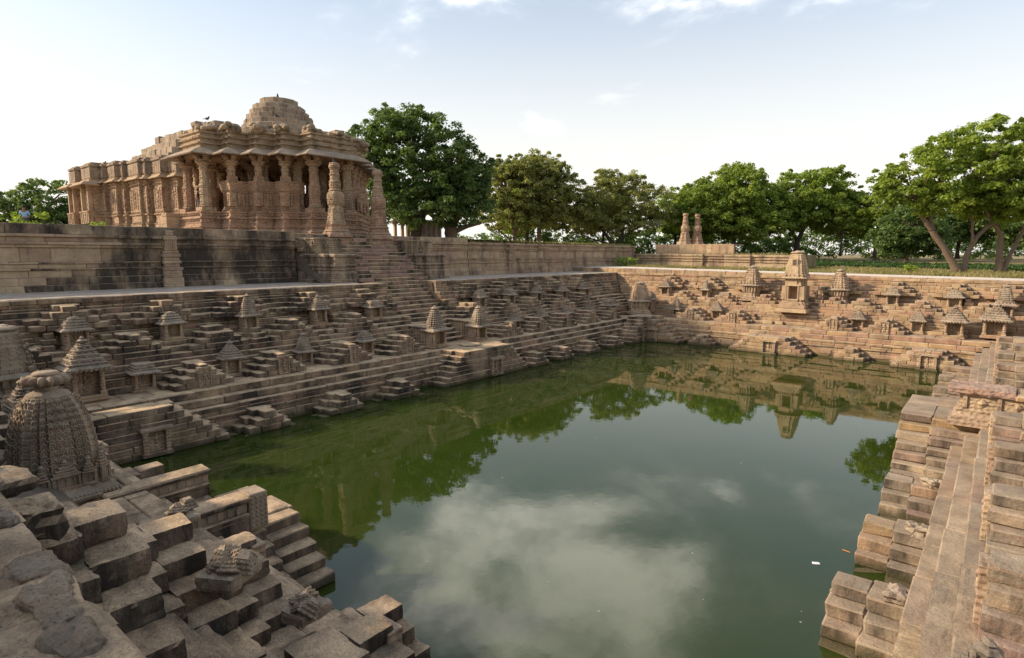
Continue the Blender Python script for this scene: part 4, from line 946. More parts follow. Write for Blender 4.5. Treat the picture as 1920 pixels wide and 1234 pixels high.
# loose worn fragments lying on the near bank
def frag(name, loc, d, rz, label, cat, mat='stone_s', amp=.03, seed=1, rx=0, cell=.05, fig=False):
    v, f = rough_geo(*d, seed, amp, cell, .05); me = bpy.data.meshes.new(name); me.from_pydata(v, [], f); me.materials.append(M[mat])
    o = mesh_obj(name, me, None, loc); o.rotation_euler = (rx, 0, rz); tag(o, label, cat)
    return o
frag('carved_stone', (-5.5, .9, 5.22), (.42, .3, .26), .2, 'weathered carved block at the edge of the near paving, below the big spire', 'carved stone', seed=3, amp=.05)
frag('loose_stone', (-6.6, .98, 5.2), (.5, .3, .16), .15, 'pale split slab lying on the edge of the near paving under the spire', 'stone', seed=8, mat='stone_s')
frag('white_stone', (-2.92, .06, 5.5), (.34, .3, .22), .4, 'whitish rounded stone at the very bottom left corner', 'stone', mat='dropping', seed=12, amp=.04)
def rubble_carving(loc, s, label, seed, mat='spire'):
    root = empty('carved_fragment', loc, label, 'carved fragment', 'broken carved roof pieces on the near steps', R(seed * 40)); r = random.Random(seed)
    v, f = rough_geo(.95 * s, .75 * s, .3 * s, seed, .02, .05, .03); b = MB(); b.add([(x, y, z + .03 * s) for x, y, z in v], f); b.build('carved_block', M[mat], root)
    for i in range(5):                          # tumbled pieces of stepped roof with little arches
        k = s * r.uniform(.75, 1.15); b = MB(); w = .2 * k; z = 0
        for t in range(3):
            u = 1 - .22 * t; b.sweep([(-w * u, -w * u), (w * u, -w * u), (w * u, w * u), (-w * u, w * u)], [(.02 * k, z), (.03 * k, z + .03 * k), (-.02 * k, z + .06 * k), (-.02 * k, z + .085 * k)], True, True)
            arch_row(b, w * u + .01, w * u + .01, z + .01, 3, .055 * k, r); z += .085 * k
        o = b.build('roof_piece', M[mat], root, (r.uniform(-.3, .3) * s, r.uniform(-.24, .24) * s, .14 * s + r.uniform(0, .1) * s)); o.rotation_euler = (r.uniform(-.7, .7), r.uniform(-.7, .7), r.uniform(0, 3))
    for i in range(3):
        a = r.uniform(0, 6.28); d = r.uniform(.1, .32) * s; k = r.uniform(.6, .9) * s; b = MB()
        b.lathe([(.12 * k, 0), (.17 * k, .02 * k), (.18 * k, .05 * k), (.13 * k, .08 * k), (.15 * k, .1 * k), (.15 * k, .12 * k), (.09 * k, .16 * k), (.1 * k, .18 * k), (.04 * k, .21 * k)], 42, (0, 0, 0), 14, .1, 0, True)
        o = b.build('fluted_tier', M[mat], root, (d * math.cos(a), d * math.sin(a), .2 * s * r.uniform(.8, 1.1))); o.rotation_euler = (r.uniform(-.6, .6), r.uniform(-.6, .6), 0)
    return root
rubble_carving((-6.42, 2.75, 3.62), .6, 'heap of broken carved roof tiers on the steps below the big worn blocks', 3)
rubble_carving((-6.55, 3.75, 2.62), .55, 'dark broken carving beside the lower step blocks of the near bank', 7)
rubble_carving((-8.6, 3.1, 3.5), .45, 'small carved lump behind the slab with faint scrolls', 9)
# balustrade remains in front of the great spire
def balustrade(loc, ln, label, lattice):
    root = empty('balustrade', loc, label, 'balustrade'); r = random.Random(int(ln * 10))
    b = MB(); b.box(-.26, .26, -ln / 2, ln / 2, -.35, .02, .02, .01, r); b.box(-.3, .3, -ln / 2 - .03, ln / 2, .02, .12, .02, .008, r); b.build('base', M['stone_s'], root)
    b = MB(); b.box(-.2, .2, -ln / 2, ln / 2, .12, .34, .015, .008, r)
    for i in range(int(ln / .2)):
        y = -ln / 2 + .12 + i * .2
        for sx in (-1, 1): b.box(sx * .2 - .02, sx * .2 + .02, y - .06, y + .06, .15, .31, .01, .004, r)
    b.build('frieze', M['spire'], root)
    b = MB(); b.box(-.29, .29, -ln / 2 - .05, ln / 2 + .06, .345, .46, .03, .015, r); b.build('coping', M['stone_s'], root)
    if lattice:
        b = MB(); y0 = ln / 2; b.box(-.26, .26, y0 + .01, y0 + .42, -.3, .5, .02, .008, r)
        for i in range(4):
            for j in range(7): b.box(.255, .285, y0 + .05 + i * .1, y0 + .10 + i * .1, -.22 + j * .1, -.17 + j * .1, .008, 0, r)
        b.build('lattice_panel', M['spire'], root); b = MB(); figure(b, 0, 0, 0, .5, r); o = b.build('carved_figure', M['spire'], root, (.22, y0 - .25, -.25)); o.rotation_euler = (0, 0, R(90))
    return root
balustrade((-15.2, 4.95, 1.38), 2.2, 'broken moulded balustrade left of the near landing with slots cut in its top', False)
balustrade((-12.2, 4.65, 1.6), 1.9, 'balustrade with lattice end block right of the near landing', True)
b_ = empty('vedika', (.75, 24.0, 1.75), 'carved balustrade with diamond panels and purple coping on the right bank', 'balustrade'); r = random.Random(4)
m1 = MB(); m1.sweep([(-1.5, -.55), (3, -.55), (3, .55), (-1.5, .55)], [(.22, 0), (.22, .15), (.12, .17), (.12, .3), (.02, .36)], True); m1.build('plinth', M['carved'], b_)
m1 = MB(); m1.sweep([(-1.5, -.55), (3, -.55), (3, .55), (-1.5, .55)], [(0, .36), (.03, .5), (-.05, .54), (-.05, 1.0)], True)
for i in range(5):
    x = -1.3 + i * .85
    m1.box(x - .06, x + .06, -.56, -.4, .55, .98, .01, .004, r); m1.add([(x + .42, -.53, .62), (x + .55, -.55, .77), (x + .42, -.53, .92), (x + .29, -.55, .77), (x + .42, -.6, .77)], [(0, 1, 4), (1, 2, 4), (2, 3, 4), (3, 0, 4)])
m1.build('panel_wall', M['carved'], b_)
m1 = MB(); v, f = rough_geo(1.7, 1.3, .24, 3.3, .035, .06, .04); m1.add([(x - .92, y, z + 1.12) for x, y, z in v], f); m1.build('purple_coping', M['red_stone'], b_); m1 = MB(); m1.box(-.08, 3.2, -.72, .7, 1.0, 1.16, .03, .02, r); m1.build('coping', M['stone_n'], b_)
b_.name = 'balustrade'
# carved fragments set on the water stairs of the right bank
for i, (y, d) in enumerate(((12.3, 'nearest'), (15.7, 'middle'), (19.2, 'farthest'))):
    o = frag('carved_stone', (-.98, y, .97), (.34, .44, .22), .3 * i, f'lumpy carved stone on the {d} stair block right of the water', 'carved stone', 'roofst', .06, 20 + i)
# NW moulded plinth wall and its pillar base
root = empty('plinth_wall', (-26, 65.4, 5.8), 'low moulded plinth with stepped face behind the far left end of the road', 'wall'); S = Stones(root, 55)
x = -34.6; ph = 0
while x < -16.8:
    w = S.r.uniform(.9, 1.5); pr = .35 * (ph % 4 in (1, 2)); ph += 1; zb = nz(x)
    for (z0, z1, p) in ((zb - .1, zb + .45, .1), (zb + .45, zb + .62, 0), (zb + .62, zb + .74, .12), (zb + .74, zb + .9, .0), (zb + .9, zb + 1.02, .14), (zb + 1.02, zb + 1.2, .02), (zb + 1.2, zb + 1.42, .14)):
        S.add('plinth_stone', x, x + w - .006, 65.4 - pr - p, 66.6, z0, z1, M['wall'], .012, .02)
    x += w
S.finish()
mb = MB(); mb.box(-34.6, -16.9, 66.3, 76.6, 5.5, 7.12, .02); tag(mb.build('plinth_top', M['ground']), kind='structure')
root = empty('pillar_platform', (-30.3, 73.2, 7.1), 'ashlar platform of upright panels carrying two carved pillars', 'platform'); S = Stones(root, 56); x = -35
while x < -25.5:
    w = S.r.uniform(.8, 1.2); S.add('panel_stone', x, x + w - .01, 71.5, 72.1, 7.05, 8.42, M['temple_plain']); x += w
S.add('top_slab', -35, -25.5, 71.5, 77, 8.3, 8.44, M['temple_plain']); S.finish()
# carved pillars of the two gateways
def kirti(loc, h, label, group):
    root = empty('carved_pillar', loc, label, 'pillar', group); k = h / 5.6
    st8 = [(math.cos(i * math.pi / 8 + .2) * (1 if i % 2 else .86), math.sin(i * math.pi / 8 + .2) * (1 if i % 2 else .86)) for i in range(16)]
    b = MB(); b.scaled(st8, [(1.12, -.75), (1.12, -.2), (1.02, -.16), (1.18, -.1), (1.08, .1), (.92, .22), (.98, .26), (.84, .34), (.8, .5), (.74, .62), (.8, .66), (.8, .73), (.7, .78)]); b.build('base', M['temple'], root)
    b = MB(); P = [(.74, .78), (.68, .84), (.72, .9), (.66, .95), (.62, 1.25), (.57, 1.5), (.6, 1.53), (.6, 1.58), (.53, 1.62), (.58, 1.66), (.58, 1.72), (.52, 1.76)]
    b.scaled(st8, P); b.build('lower_shaft', M['temple'], root)
    b = MB(); b.lathe([(.5, 1.76), (.46, 1.84), (.48, 1.95), (.55, 2.2), (.58, 2.55), (.54, 2.75), (.42, 2.84)], 16, lobes=8, amp=.05)
    r = random.Random(int(h * 10))
    for i in range(8):
        a = i * math.pi / 4; m = Matrix.Translation((math.cos(a) * .52, math.sin(a) * .52, 1.98)) @ Matrix.Rotation(a + math.pi / 2, 4, 'Z'); t = MB(); figure(t, 0, 0, 0, .72, r); t.xf(m); b.add(t.v, t.f)
    b.build('figure_band', M['temple'], root)
    b = MB(); b.lathe([(.4, 2.84), (.44, 2.9), (.44, 2.95), (.36, 3.0), (.39, 3.2), (.42, 3.3), (.36, 3.36), (.4, 3.42), (.4, 3.5), (.33, 3.55), (.31, 3.85), (.36, 3.9), (.36, 3.96), (.3, 4.0), (.29, 4.25), (.34, 4.3), (.38, 4.38), (.38, 4.5), (.33, 4.58), (.34, 4.64), (.28, 4.68)], 14); b.build('upper_shaft', M['temple'], root)
    root.scale = (.98, .98, k * 1.18); return root
kirti((-35.85, 24.05, 8.5), 5.0, 'tall carved pillar standing at the top of the main stair, left of the pair', 'gateway pillars at the top of the main stair')
kirti((-35.75, 27.6, 8.4), 5.0, 'tall carved pillar standing at the top of the main stair, right of the pair', 'gateway pillars at the top of the main stair')
kirti((-32.1, 74, 8.45), 4.1, 'distant carved pillar on the ashlar platform, left of the pair', 'gateway pillars in the distance')
kirti((-30.9, 75, 8.45), 4.0, 'distant carved pillar on the ashlar platform, right of the pair', 'gateway pillars in the distance')
# ------------------------------------------------------------------ the pillared hall
CX, CY, ZB = -45.4, 25.6, 8.58
HX = [(1.75, -7.1), (1.75, -5.7), (3.1, -5.7), (3.1, -4.4), (4.4, -4.4), (4.4, -3.1), (5.7, -3.1), (5.7, -1.75), (7.1, -1.75)]
def quad(q):
    L = []
    for k in range(4):
        c, s = [(1, 0), (0, 1), (-1, 0), (0, -1)][k]
        L += [(x * c - y * s, x * s + y * c) for x, y in q]
    return L
PLAN = quad(HX)
hall = empty('pillared_hall', (CX, CY, ZB), 'pillared sandstone temple hall with stepped eaves and a ruined stone dome', 'temple hall')
def part(name, mb, mat, parent=hall, loc=(0, 0, 0)): return mb.build(name, mat, parent, loc)
b = MB(); b.sweep(PLAN, [(.75, 0), (.75, .22), (.6, .26), (.5, .4), (.42, .42), (.5, .5), (.5, .58), (.4, .62), (.36, .8), (.42, .86), (.3, .92), (.3, 1.08), (.4, 1.14), (.4, 1.24), (.28, 1.3), (.22, 1.5), (.3, 1.55), (.3, 1.65)], True); part('moulded_plinth', b, M['temple'])
r = random.Random(2)
b = MB()
for i in range(len(PLAN)):          # a frieze of little figures round the plinth
    p, n = Vector(PLAN[i]), Vector(PLAN[(i + 1) % len(PLAN)]); d = n - p; k = max(2, int(d.length / .28)); out = Vector((d.y, -d.x)).normalized()
    for j in range(k):
        c = p + d * ((j + .5) / k) + out * .33; b.ell((c.x, c.y, 1.0), (.09, .09, .1), 5, 3); b.ell((c.x, c.y, 1.4), (.08, .08, .09), 5, 3)
tag(part('carved_frieze', b, M['temple']), kind='stuff')
FLO = 1.65
# parapet between the outer pillars, open at the four porches
for k in range(4):
    c, s = [(1, 0), (0, 1), (-1, 0), (0, -1)][k]; rot = lambda x, y: (x * c - y * s, x * s + y * c)
    line = [(1.95, -5.7), (3.1, -5.7), (3.1, -4.4), (4.4, -4.4), (4.4, -3.1), (5.7, -3.1), (5.7, -1.95)]
    inner = [(5.25, -1.95), (5.25, -2.65), (3.95, -2.65), (3.95, -3.95), (2.65, -3.95), (2.65, -5.25), (1.95, -5.25)]
    pl = [rot(*p) for p in line + inner]
    b = MB(); b.sweep(pl, [(.12, FLO), (.12, FLO + .14), (.03, FLO + .18), (.06, FLO + .3), (.0, FLO + .36), (0, FLO + 1.3), (.07, FLO + 1.36), (.05, FLO + 1.42)], True)
    for i in range(len(line) - 1):
        p, n = Vector(line[i]), Vector(line[i + 1]); d = n - p; m = max(3, int(d.length / .26)); out = Vector((d.y, -d.x)).normalized()
        for j in range(m):
            q0 = p + d * ((j + .5) / m) + out * .03; x, y = rot(q0.x, q0.y); b.box(x - .055, x + .055, y - .055, y + .055, FLO + .4, FLO + 1.28, .01, .004, r)
    part('parapet', b, M['temple'])
    for (px_, py_) in ((3.1, -5.7), (4.4, -4.4), (5.7, -3.1)):
        b = MB(); x, y = rot(px_, py_); b.box(x - .24, x + .24, y - .24, y + .24, FLO + .36, FLO + 1.3, .02, .006, r); figure(b, x + .2 * (1 if x > 0 else -1), y - .02, FLO + .45, .8, r); figure(b, x, y + .22 * (1 if y > 0 else -1), FLO + .45, .8, r); part('carved_post', b, M['temple'])
    b = MB(); sb = [(.06, FLO + 1.42), (.12, FLO + 1.46), (.22, FLO + 2.0), (.26, FLO + 2.05), (.25, FLO + 2.12), (.14, FLO + 2.12)]
    b.sweep(pl, sb, True); part('sloping_seat_back', b, M['temple'])
# pillars: tall ones share one mesh, short ones another
ZE = 5.62
def col_mesh(name, z0, z1, r0):
    b = MB(); h = z1 - z0
    if z0 < 2.5:
        b.box(-r0 * 1.55, r0 * 1.55, -r0 * 1.55, r0 * 1.55, 0, .28, .03, .006, r); b.lathe([(r0 * 1.4, .28), (r0 * 1.5, .36), (r0 * 1.25, .42), (r0 * 1.3, .5), (r0 * 1.2, .55)], 16, lobes=8, amp=.04)
        b.lathe([(r0 * 1.18, .55), (r0 * 1.15, 1.0), (r0 * 1.25, 1.05), (r0 * 1.1, 1.1), (r0 * 1.22, 1.2), (r0 * 1.2, 1.7), (r0 * 1.28, 1.75), (r0 * 1.28, 1.83), (r0 * 1.05, 1.9), (r0 * 1.1, 2.0), (r0 * .98, 2.05), (r0 * .98, 2.3), (r0 * 1.08, 2.35), (r0 * .95, 2.42), (r0 * .92, h - 1.05)], 16, lobes=8, amp=.035)
    else:
        b.box(-r0 * 1.1, r0 * 1.1, -r0 * 1.1, r0 * 1.1, 0, .42, .03, .006, r); b.lathe([(r0, .42), (r0 * .95, h - 1.05)], 8, rot=math.pi / 8)
    q = h - 1.05
    b.lathe([(r0 * .95, q), (r0 * 1.12, q + .04), (r0 * 1.12, q + .1), (r0 * .95, q + .14), (r0 * .95, q + .3), (r0 * 1.5, q + .42), (r0 * 1.6, q + .48), (r0 * 1.25, q + .52)], 12)
    b.box(-r0 * 1.25, r0 * 1.25, -r0 * 1.25, r0 * 1.25, q + .52, q + .68, .02, .006, r)
    for (dx, dy) in ((1, 0), (-1, 0), (0, 1), (0, -1)):
        for kk in range(3):
            a, w_ = r0 * (1.15 + .42 * kk), r0 * .5
            cx, cy = dx * a * .9, dy * a * .9; b.box(cx - (w_ if dx == 0 else .12), cx + (w_ if dx == 0 else .12), cy - (w_ if dy == 0 else .12), cy + (w_ if dy == 0 else .12), q + .62 + kk * .12, q + 1.05, .03, .006, r)
    return b.mesh(name, M['temple'])
tall = col_mesh('pillar', FLO, ZE, .33); short = col_mesh('short_pillar', FLO + 2.12, ZE, .26)
for k in range(4):
    c, s = [(1, 0), (0, 1), (-1, 0), (0, -1)][k]; rot = lambda x, y: (x * c - y * s, x * s + y * c)
    for (x, y) in ((1.4, -6.75), (-1.4, -6.75), (1.6, -4.9), (-1.6, -4.9), (3.4, -3.4), (1.5, -3.3), (-1.5, -3.3)): mesh_obj('pillar', tall, hall, (*rot(x, y), FLO))
    for (x, y) in ((2.87, -5.47), (4.17, -4.17), (5.47, -2.87)): mesh_obj('short_pillar', short, hall, (*rot(x, y), FLO + 2.12 - .06))
# beams, eave, cornices, roof
b = MB(); b.sweep(PLAN, [(-.3, ZE - .12), (-.1, ZE - .1), (-.1, ZE + .28), (-.3, ZE + .3)], True, True); part('beam', b, M['temple'])
b = MB(); b.sweep(PLAN, [(-.05, ZE + .17), (.95, ZE - .17), (1.0, ZE - .1), (.45, ZE + .24), (.1, ZE + .42), (-.1, ZE + .44)], True, True); part('eave', b, M['dome'])
zc = ZE + .44; b = MB()
b.sweep(PLAN, [(-.1, zc), (-.06, zc + .2), (.08, zc + .28), (.1, zc + .36), (-.12, zc + .42), (-.12, zc + .6), (.04, zc + .68), (.06, zc + .78), (-.15, zc + .86), (-.15, zc + 1.0), (-.02, zc + 1.06), (-.02, zc + 1.16), (-.35, zc + 1.22)], True); part('cornice', b, M['temple_top'])
S = Stones(hall, 66)
for i in range(len(PLAN)):            # broken crest stones
    p, n = Vector(PLAN[i]), Vector(PLAN[(i + 1) % len(PLAN)]); d = n - p; inn = Vector((-d.y, d.x)).normalized(); k = max(1, int(d.length / .8))
    for j in range(k):
        if S.r.random() < .2: continue
        c = p + d * ((j + .5) / k) + inn * .75; w = .36; hh = S.r.uniform(.1, .34)
        S.add('crest_stone', CX + c.x - w, CX + c.x + w, CY + c.y - w, CY + c.y + w, ZB + zc + 1.2, ZB + zc + 1.22 + hh, M['temple_plain'], .05, .05)
for k in range(26):
    t = S.r.random(); dx, dy = -2.2 + 3.0 * t + S.r.uniform(-.3, .3), -5.6 + S.r.uniform(-.2, 1.4); w = S.r.uniform(.22, .5); z_ = ZB + zc + 1.15 + S.r.choice((0, 0, .3, .6, .85))
    S.add('crest_stone', CX + dx - w, CX + dx + w, CY + dy - w * .8, CY + dy + w * .8, z_, z_ + S.r.uniform(.22, .4), M['dome'], .05, .05)
for (dx, dy, hh) in ((5.4, .6, .45), (6.0, 1.2, .6), (4.9, 1.8, .4)): S.add('crest_stone', CX + dx - .4, CX + dx + .4, CY + dy - .4, CY + dy + .4, ZB + zc + 1.15, ZB + zc + 1.2 + hh, M['dome'], .05, .05)
S.finish()
b = MB()
for k in range(4):                    # carved gable mounds over the outer corners
    c, s = [(1, 0), (0, 1), (-1, 0), (0, -1)][k]
    for (x, y) in ((1.2, -6.4), (-1.2, -6.4), (2.9, -5.4), (4.4, -4.3), (5.4, -2.9)):
        gx, gy = x * c - y * s, x * s + y * c
        for t in range(9): b.ell((gx + r.uniform(-.55, .55), gy + r.uniform(-.55, .55), zc + 1.3 + r.uniform(0, .3)), (.28, .28, .2), 6, 4)
        b.ell((gx * .95, gy * .95, zc + 1.35), (.6, .6, .42), 8, 5)
tag(part('carved_gables', b, M['temple_top']), kind='stuff')
b = MB(); b.sweep([(x * .9, y * .9) for x, y in PLAN], [(-.5, zc + 1.1), (-1.0, zc + 1.5), (-1.5, zc + 1.6)], True); part('roof', b, M['temple_plain'])
# the ruined dome: rings of stone blocks
zd = zc + 1.45; tiers = [(3.7, .34), (3.2, .36), (2.86, .40), (2.66, .42), (2.46, .42), (2.2, .42), (1.88, .42), (1.42, .52)]; r = random.Random(12)
z = zd
for k, (rad, hh) in enumerate(tiers):
    n = max(12, int(2 * math.pi * rad / .85)); a0 = r.random()
    for i in range(n):
        if k < 2 and r.random() < .12: continue
        w = 2 * math.pi * rad / n
        v, f = stone_geo(.8, w * .99, hh * r.uniform(.9, 1.04), .03, .03, r); me = bpy.data.meshes.new('dome_stone'); me.from_pydata(v, [], f); me.materials.append(M['dome'])
        a = a0 + 2 * math.pi * i / n; rr_ = rad - .4 + r.uniform(-.05, .05); o = mesh_obj('dome_stone', me, hall, (rr_ * math.cos(a), rr_ * math.sin(a), z + hh / 2)); o.rotation_euler = (0, 0, a)
    z += hh * .97
z_dome = z; b = MB(); b.lathe([(3.4, zd - .3), (2.4, zd + 1.2), (1.2, z - .3), (1.35, z - .02), (1.3, z + .03)], 20); part('dome_core', b, M['dome'])
# steps of the south porch
S = Stones(hall, 5)
for k in range(6):
    S.add('porch_step', CX - 1.8 - 2.4 + k * .36, CX - 1.5, CY - 8.35, CY - 6.9, ZB + k * .27, ZB + (k + 1) * .27, M['temple_plain'], .014, .02)
S.finish()
# ------------------------------------------------------------------ the sanctum hall behind
sx, sy = -63, 25.6
sanc = empty('sanctum_hall', (sx, sy, ZB), 'sandstone sanctum building with carved bays and flat ruined roof at the left', 'temple building')
def bays():
    L = [(-6.6, -7.6), (-6.0, -8.4), (-4.3, -7.9), (-3.6, -7.4), (-2.9, -7.8), (-2.5, -8.3), (-.3, -7.5), (.3, -6.9), (.9, -7.2), (2.4, -6.8), (3.1, -6.2), (3.7, -6.5), (5.9, -6.2), (6.6, -5.5), (7.2, -5.8), (8.8, -5.2), (10.4, -4.6)]
    pts = [(-12.2, -6.0)]; xs = [p[0] for p in L]
    pts = []
    for i in range(len(L) - 1):
        pts += [(L[i][0], L[i][1]), (L[i + 1][0], L[i][1])]
    return pts
sp = bays(); north = [(x, -y) for x, y in reversed(sp)]; SPL = sp + north
b = MB(); b.sweep(SPL, [(.5, 0), (.5, .2), (.36, .25), (.3, .42), (.22, .45), (.3, .52), (.3, .6), (.16, .64), (.16, 1.15), (.22, 1.2), (.1, 1.26), (.1, 1.4)], True); b.build('moulded_plinth', M['temple'], sanc)
b = MB(); b.sweep(SPL, [(.05, 1.4), (.05, 1.9), (.16, 1.98), (.18, 2.08), (.02, 2.16), (.1, 2.3), (.1, 2.4), (-.02, 2.46), (-.02, 4.1), (.08, 4.2), (.02, 4.28), (.02, 4.7), (.14, 4.78), (.14, 4.88), (0, 4.95), (0, 5.0)], True); b.build('wall', M['temple'], sanc)
b = MB(); b.sweep(SPL, [(0, 5.0), (.42, 4.92), (.46, 4.98), (.16, 5.2), (.2, 5.3), (.02, 5.36)], True); b.build('eave', M['temple_plain'], sanc)
b = MB(); b.sweep(SPL, [(.06, 5.36), (.1, 5.42), (.1, 6.3), (.0, 6.36), (.14, 6.44), (.14, 6.62), (-.1, 6.66), (-.1, 6.8), (-.3, 6.84)], True); b.build('upper_wall', M['temple_top'], sanc)
r = random.Random(31)
for i in range(0, len(sp) - 1, 2):            # figure niches between pilasters, one per bay
    x0_, x1_ = sp[i][0], sp[i + 1][0]; y = sp[i][1]; w = x1_ - x0_; xm = (x0_ + x1_) / 2
    if xm in ((-6.0 - 4.3) / 2, (-2.5 - .3) / 2):   # balcony bays: pillars and a lattice window
        b = MB()
        for t in (-.42, .42): b.box(xm + t * w - .12, xm + t * w + .12, y - .35, y - .03, 2.46, 4.9, .02, .008, r)
        b.build('balcony_pillar', M['temple_plain'], sanc)
        b = MB(); b.sweep([(x0_, y - .4), (x1_, y - .4), (x1_, y - .05), (x0_, y - .05)], [(.05, 1.4), (.05, 2.35), (.12, 2.4), (.1, 2.5)], True)
        for j in range(4): b.box(x0_ + w * (j + .5) / 4 - .08, x0_ + w * (j + .5) / 4 + .08, y - .5, y - .42, 1.45, 2.3, .01, .005, r)
        b.build('balcony_front', M['temple'], sanc)
        b = MB()
        for j in range(3): b.box(xm - .45 + j * .4, xm - .38 + j * .4, y - .09, y - .03, 2.6, 4.2, .005, 0, r)
        for j in range(3): b.box(xm - .45, xm + .45, y - .1, y - .04, 2.8 + j * .5, 2.87 + j * .5, .005, 0, r)
        b.build('window_lattice', M['slab'], sanc)
        b = MB(); b.sweep([(x0_ - .2, y - .5), (x1_ + .2, y - .5), (x1_ + .2, y), (x0_ - .2, y)], [(0, 4.95), (.45, 4.72), (.48, 4.78), (.1, 5.08)], True, True); b.build('balcony_eave', M['temple_plain'], sanc)
        continue
    b = MB()
    for t in (-.47, -.2, .2, .47): b.box(xm + t * w - .09, xm + t * w + .09, y - .1, y + .05, 2.46, 4.15, .015, .006, r)
    b.box(xm - .49 * w, xm + .49 * w, y - .05, y + .06, 2.45, 6.18, .01, 0, r)
    figure(b, xm, y - .03, 2.5, 1.5, r); figure(b, xm - .33 * w, y, 2.6, 1.2, r); figure(b, xm + .33 * w, y, 2.6, 1.2, r)
    for t in (-.3, 0, .3): b.box(xm + t * w - .12, xm + t * w + .12, y - .12, y + .05, 5.45, 6.15, .02, .008, r)
    b.build('figure_niche', M['temple'], sanc)
b = MB()
for i in range(len(sp) - 1):
    p, n = Vector(sp[i]), Vector(sp[i + 1]); d = n - p; k = max(1, int(d.length / .22))
    for j in range(k):
        c = p + d * ((j + .5) / k)
        for z in (.34, 1.3, 2.1, 4.5): b.ell((c.x, c.y - .14, z), (.08, .08, .08), 5, 3)
tag(b.build('carved_frieze', M['temple'], sanc), kind='stuff')
S = Stones(sanc, 8)
for k, (rad, zz, hh) in enumerate(((5.4, 6.6, .6), (4.8, 7.15, .8), (4.1, 7.9, .8), (3.1, 8.65, 1.0))):
    n = int(rad * 2 / 1.2)
    for i in range(n):
        x = sx + 2.6 - rad + i * 2 * rad / n; S.add('roof_stone', x, x + 2 * rad / n - .02, sy - rad * .9, sy - rad * .9 + 1.4, ZB + zz, ZB + zz + hh * S.r.uniform(.85, 1.05), M['dome'], .05, .04)
    S.add('roof_mass', sx + 2.6 - rad, sx + 2.6 + rad, sy - rad * .9 + 1.3, sy + rad, ZB + zz - .3, ZB + zz + hh * .9, M['dome'], .02, .04)
for i in range(22):
    x = sx - 6 + i * .7; yy = sy - 7.6 + .18 * i
    if S.r.random() < .8: S.add('roof_stone', x, x + S.r.uniform(.4, .65), yy, yy + .7, ZB + 6.8, ZB + 6.85 + S.r.uniform(.1, .32), M['dome'], .05, .04)
S.finish()
# small pavilion among the trees
pv = empty('tree_pavilion', (-60.4, 53.0, 8.4), 'small stone shrine room with doorway half hidden under the big tree', 'pavilion'); r = random.Random(6)
b = MB(); b.box(-2.2, 2.2, -3.2, 3.2, -.1, .25, .03, .01, r); b.build('plinth', M['temple_plain'], pv)
b = MB(); b.box(-1.6, 1.6, -.7, 2.9, .25, 3.2, .03, .01, r)
for y in (-.2, .7, 1.6, 2.5): b.box(1.6, 1.72, y - .12, y + .12, .3, 3.1, .01, .005, r)
b.build('wall', M['slab'], pv)
for y in (-2.7, -1.5):
    for x in (-1.3, 1.3): b = MB(); b.box(x - .17, x + .17, y - .17, y + .17, .25, 2.9, .03, .008, r); b.box(x - .28, x + .28, y - .28, y + .28, 2.7, 3.0, .03, .008, r); b.build('pillar', M['temple_plain'], pv)
b = MB(); b.sweep([(-1.8, -3.1), (1.8, -3.1), (1.8, 3.1), (-1.8, 3.1)], [(0, 3.0), (.3, 2.95), (.32, 3.05), (.05, 3.15), (-.2, 3.3)], True, True); b.build('roof', M['temple_plain'], pv)
pv.name = 'pavilion'
# ------------------------------------------------------------------ trees and plants
def leaf_arrays(clumps, per, size, g, flat=.5):
    n = len(clumps) * per
    C = np.repeat(np.array([c[:3] for c in clumps], dtype=np.float64), per, axis=0); Rr = np.repeat(np.array([c[3] for c in clumps]), per)
    d = g.normal(size=(n, 3)); d /= np.linalg.norm(d, axis=1)[:, None]; rad = g.random(n) ** .45
    d[:, 2] = np.where(d[:, 2] < -.6, -d[:, 2] * .7, d[:, 2])
    P = C + d * (Rr * rad)[:, None] * np.array([1, 1, .72])
    nrm = d * .7 + g.normal(size=(n, 3)) * .55 + np.array([0, 0, flat]); nrm /= np.linalg.norm(nrm, axis=1)[:, None]
    a = np.cross(nrm, g.normal(size=(n, 3))); a /= np.linalg.norm(a, axis=1)[:, None]; b = np.cross(nrm, a)
    s = size * .98 * (.6 + .8 * g.random(n)); L = s[:, None] * a; W = (s * .55)[:, None] * b
    V = np.stack([P - L, P + W - L * .1, P + L, P - W - L * .1], axis=1).reshape(-1, 3)
    return V
def quads_mesh(name, V, mat):
    n = len(V) // 4; me = bpy.data.meshes.new(name); me.vertices.add(len(V)); me.vertices.foreach_set('co', V.astype(np.float32).ravel())
    me.loops.add(4 * n); me.loops.foreach_set('vertex_index', np.arange(4 * n, dtype=np.int32)); me.polygons.add(n)
    me.polygons.foreach_set('loop_start', np.arange(0, 4 * n, 4, dtype=np.int32)); me.polygons.foreach_set('loop_total', np.full(n, 4, dtype=np.int32))
    me.materials.append(mat); me.update(calc_edges=True); me.validate(); return me
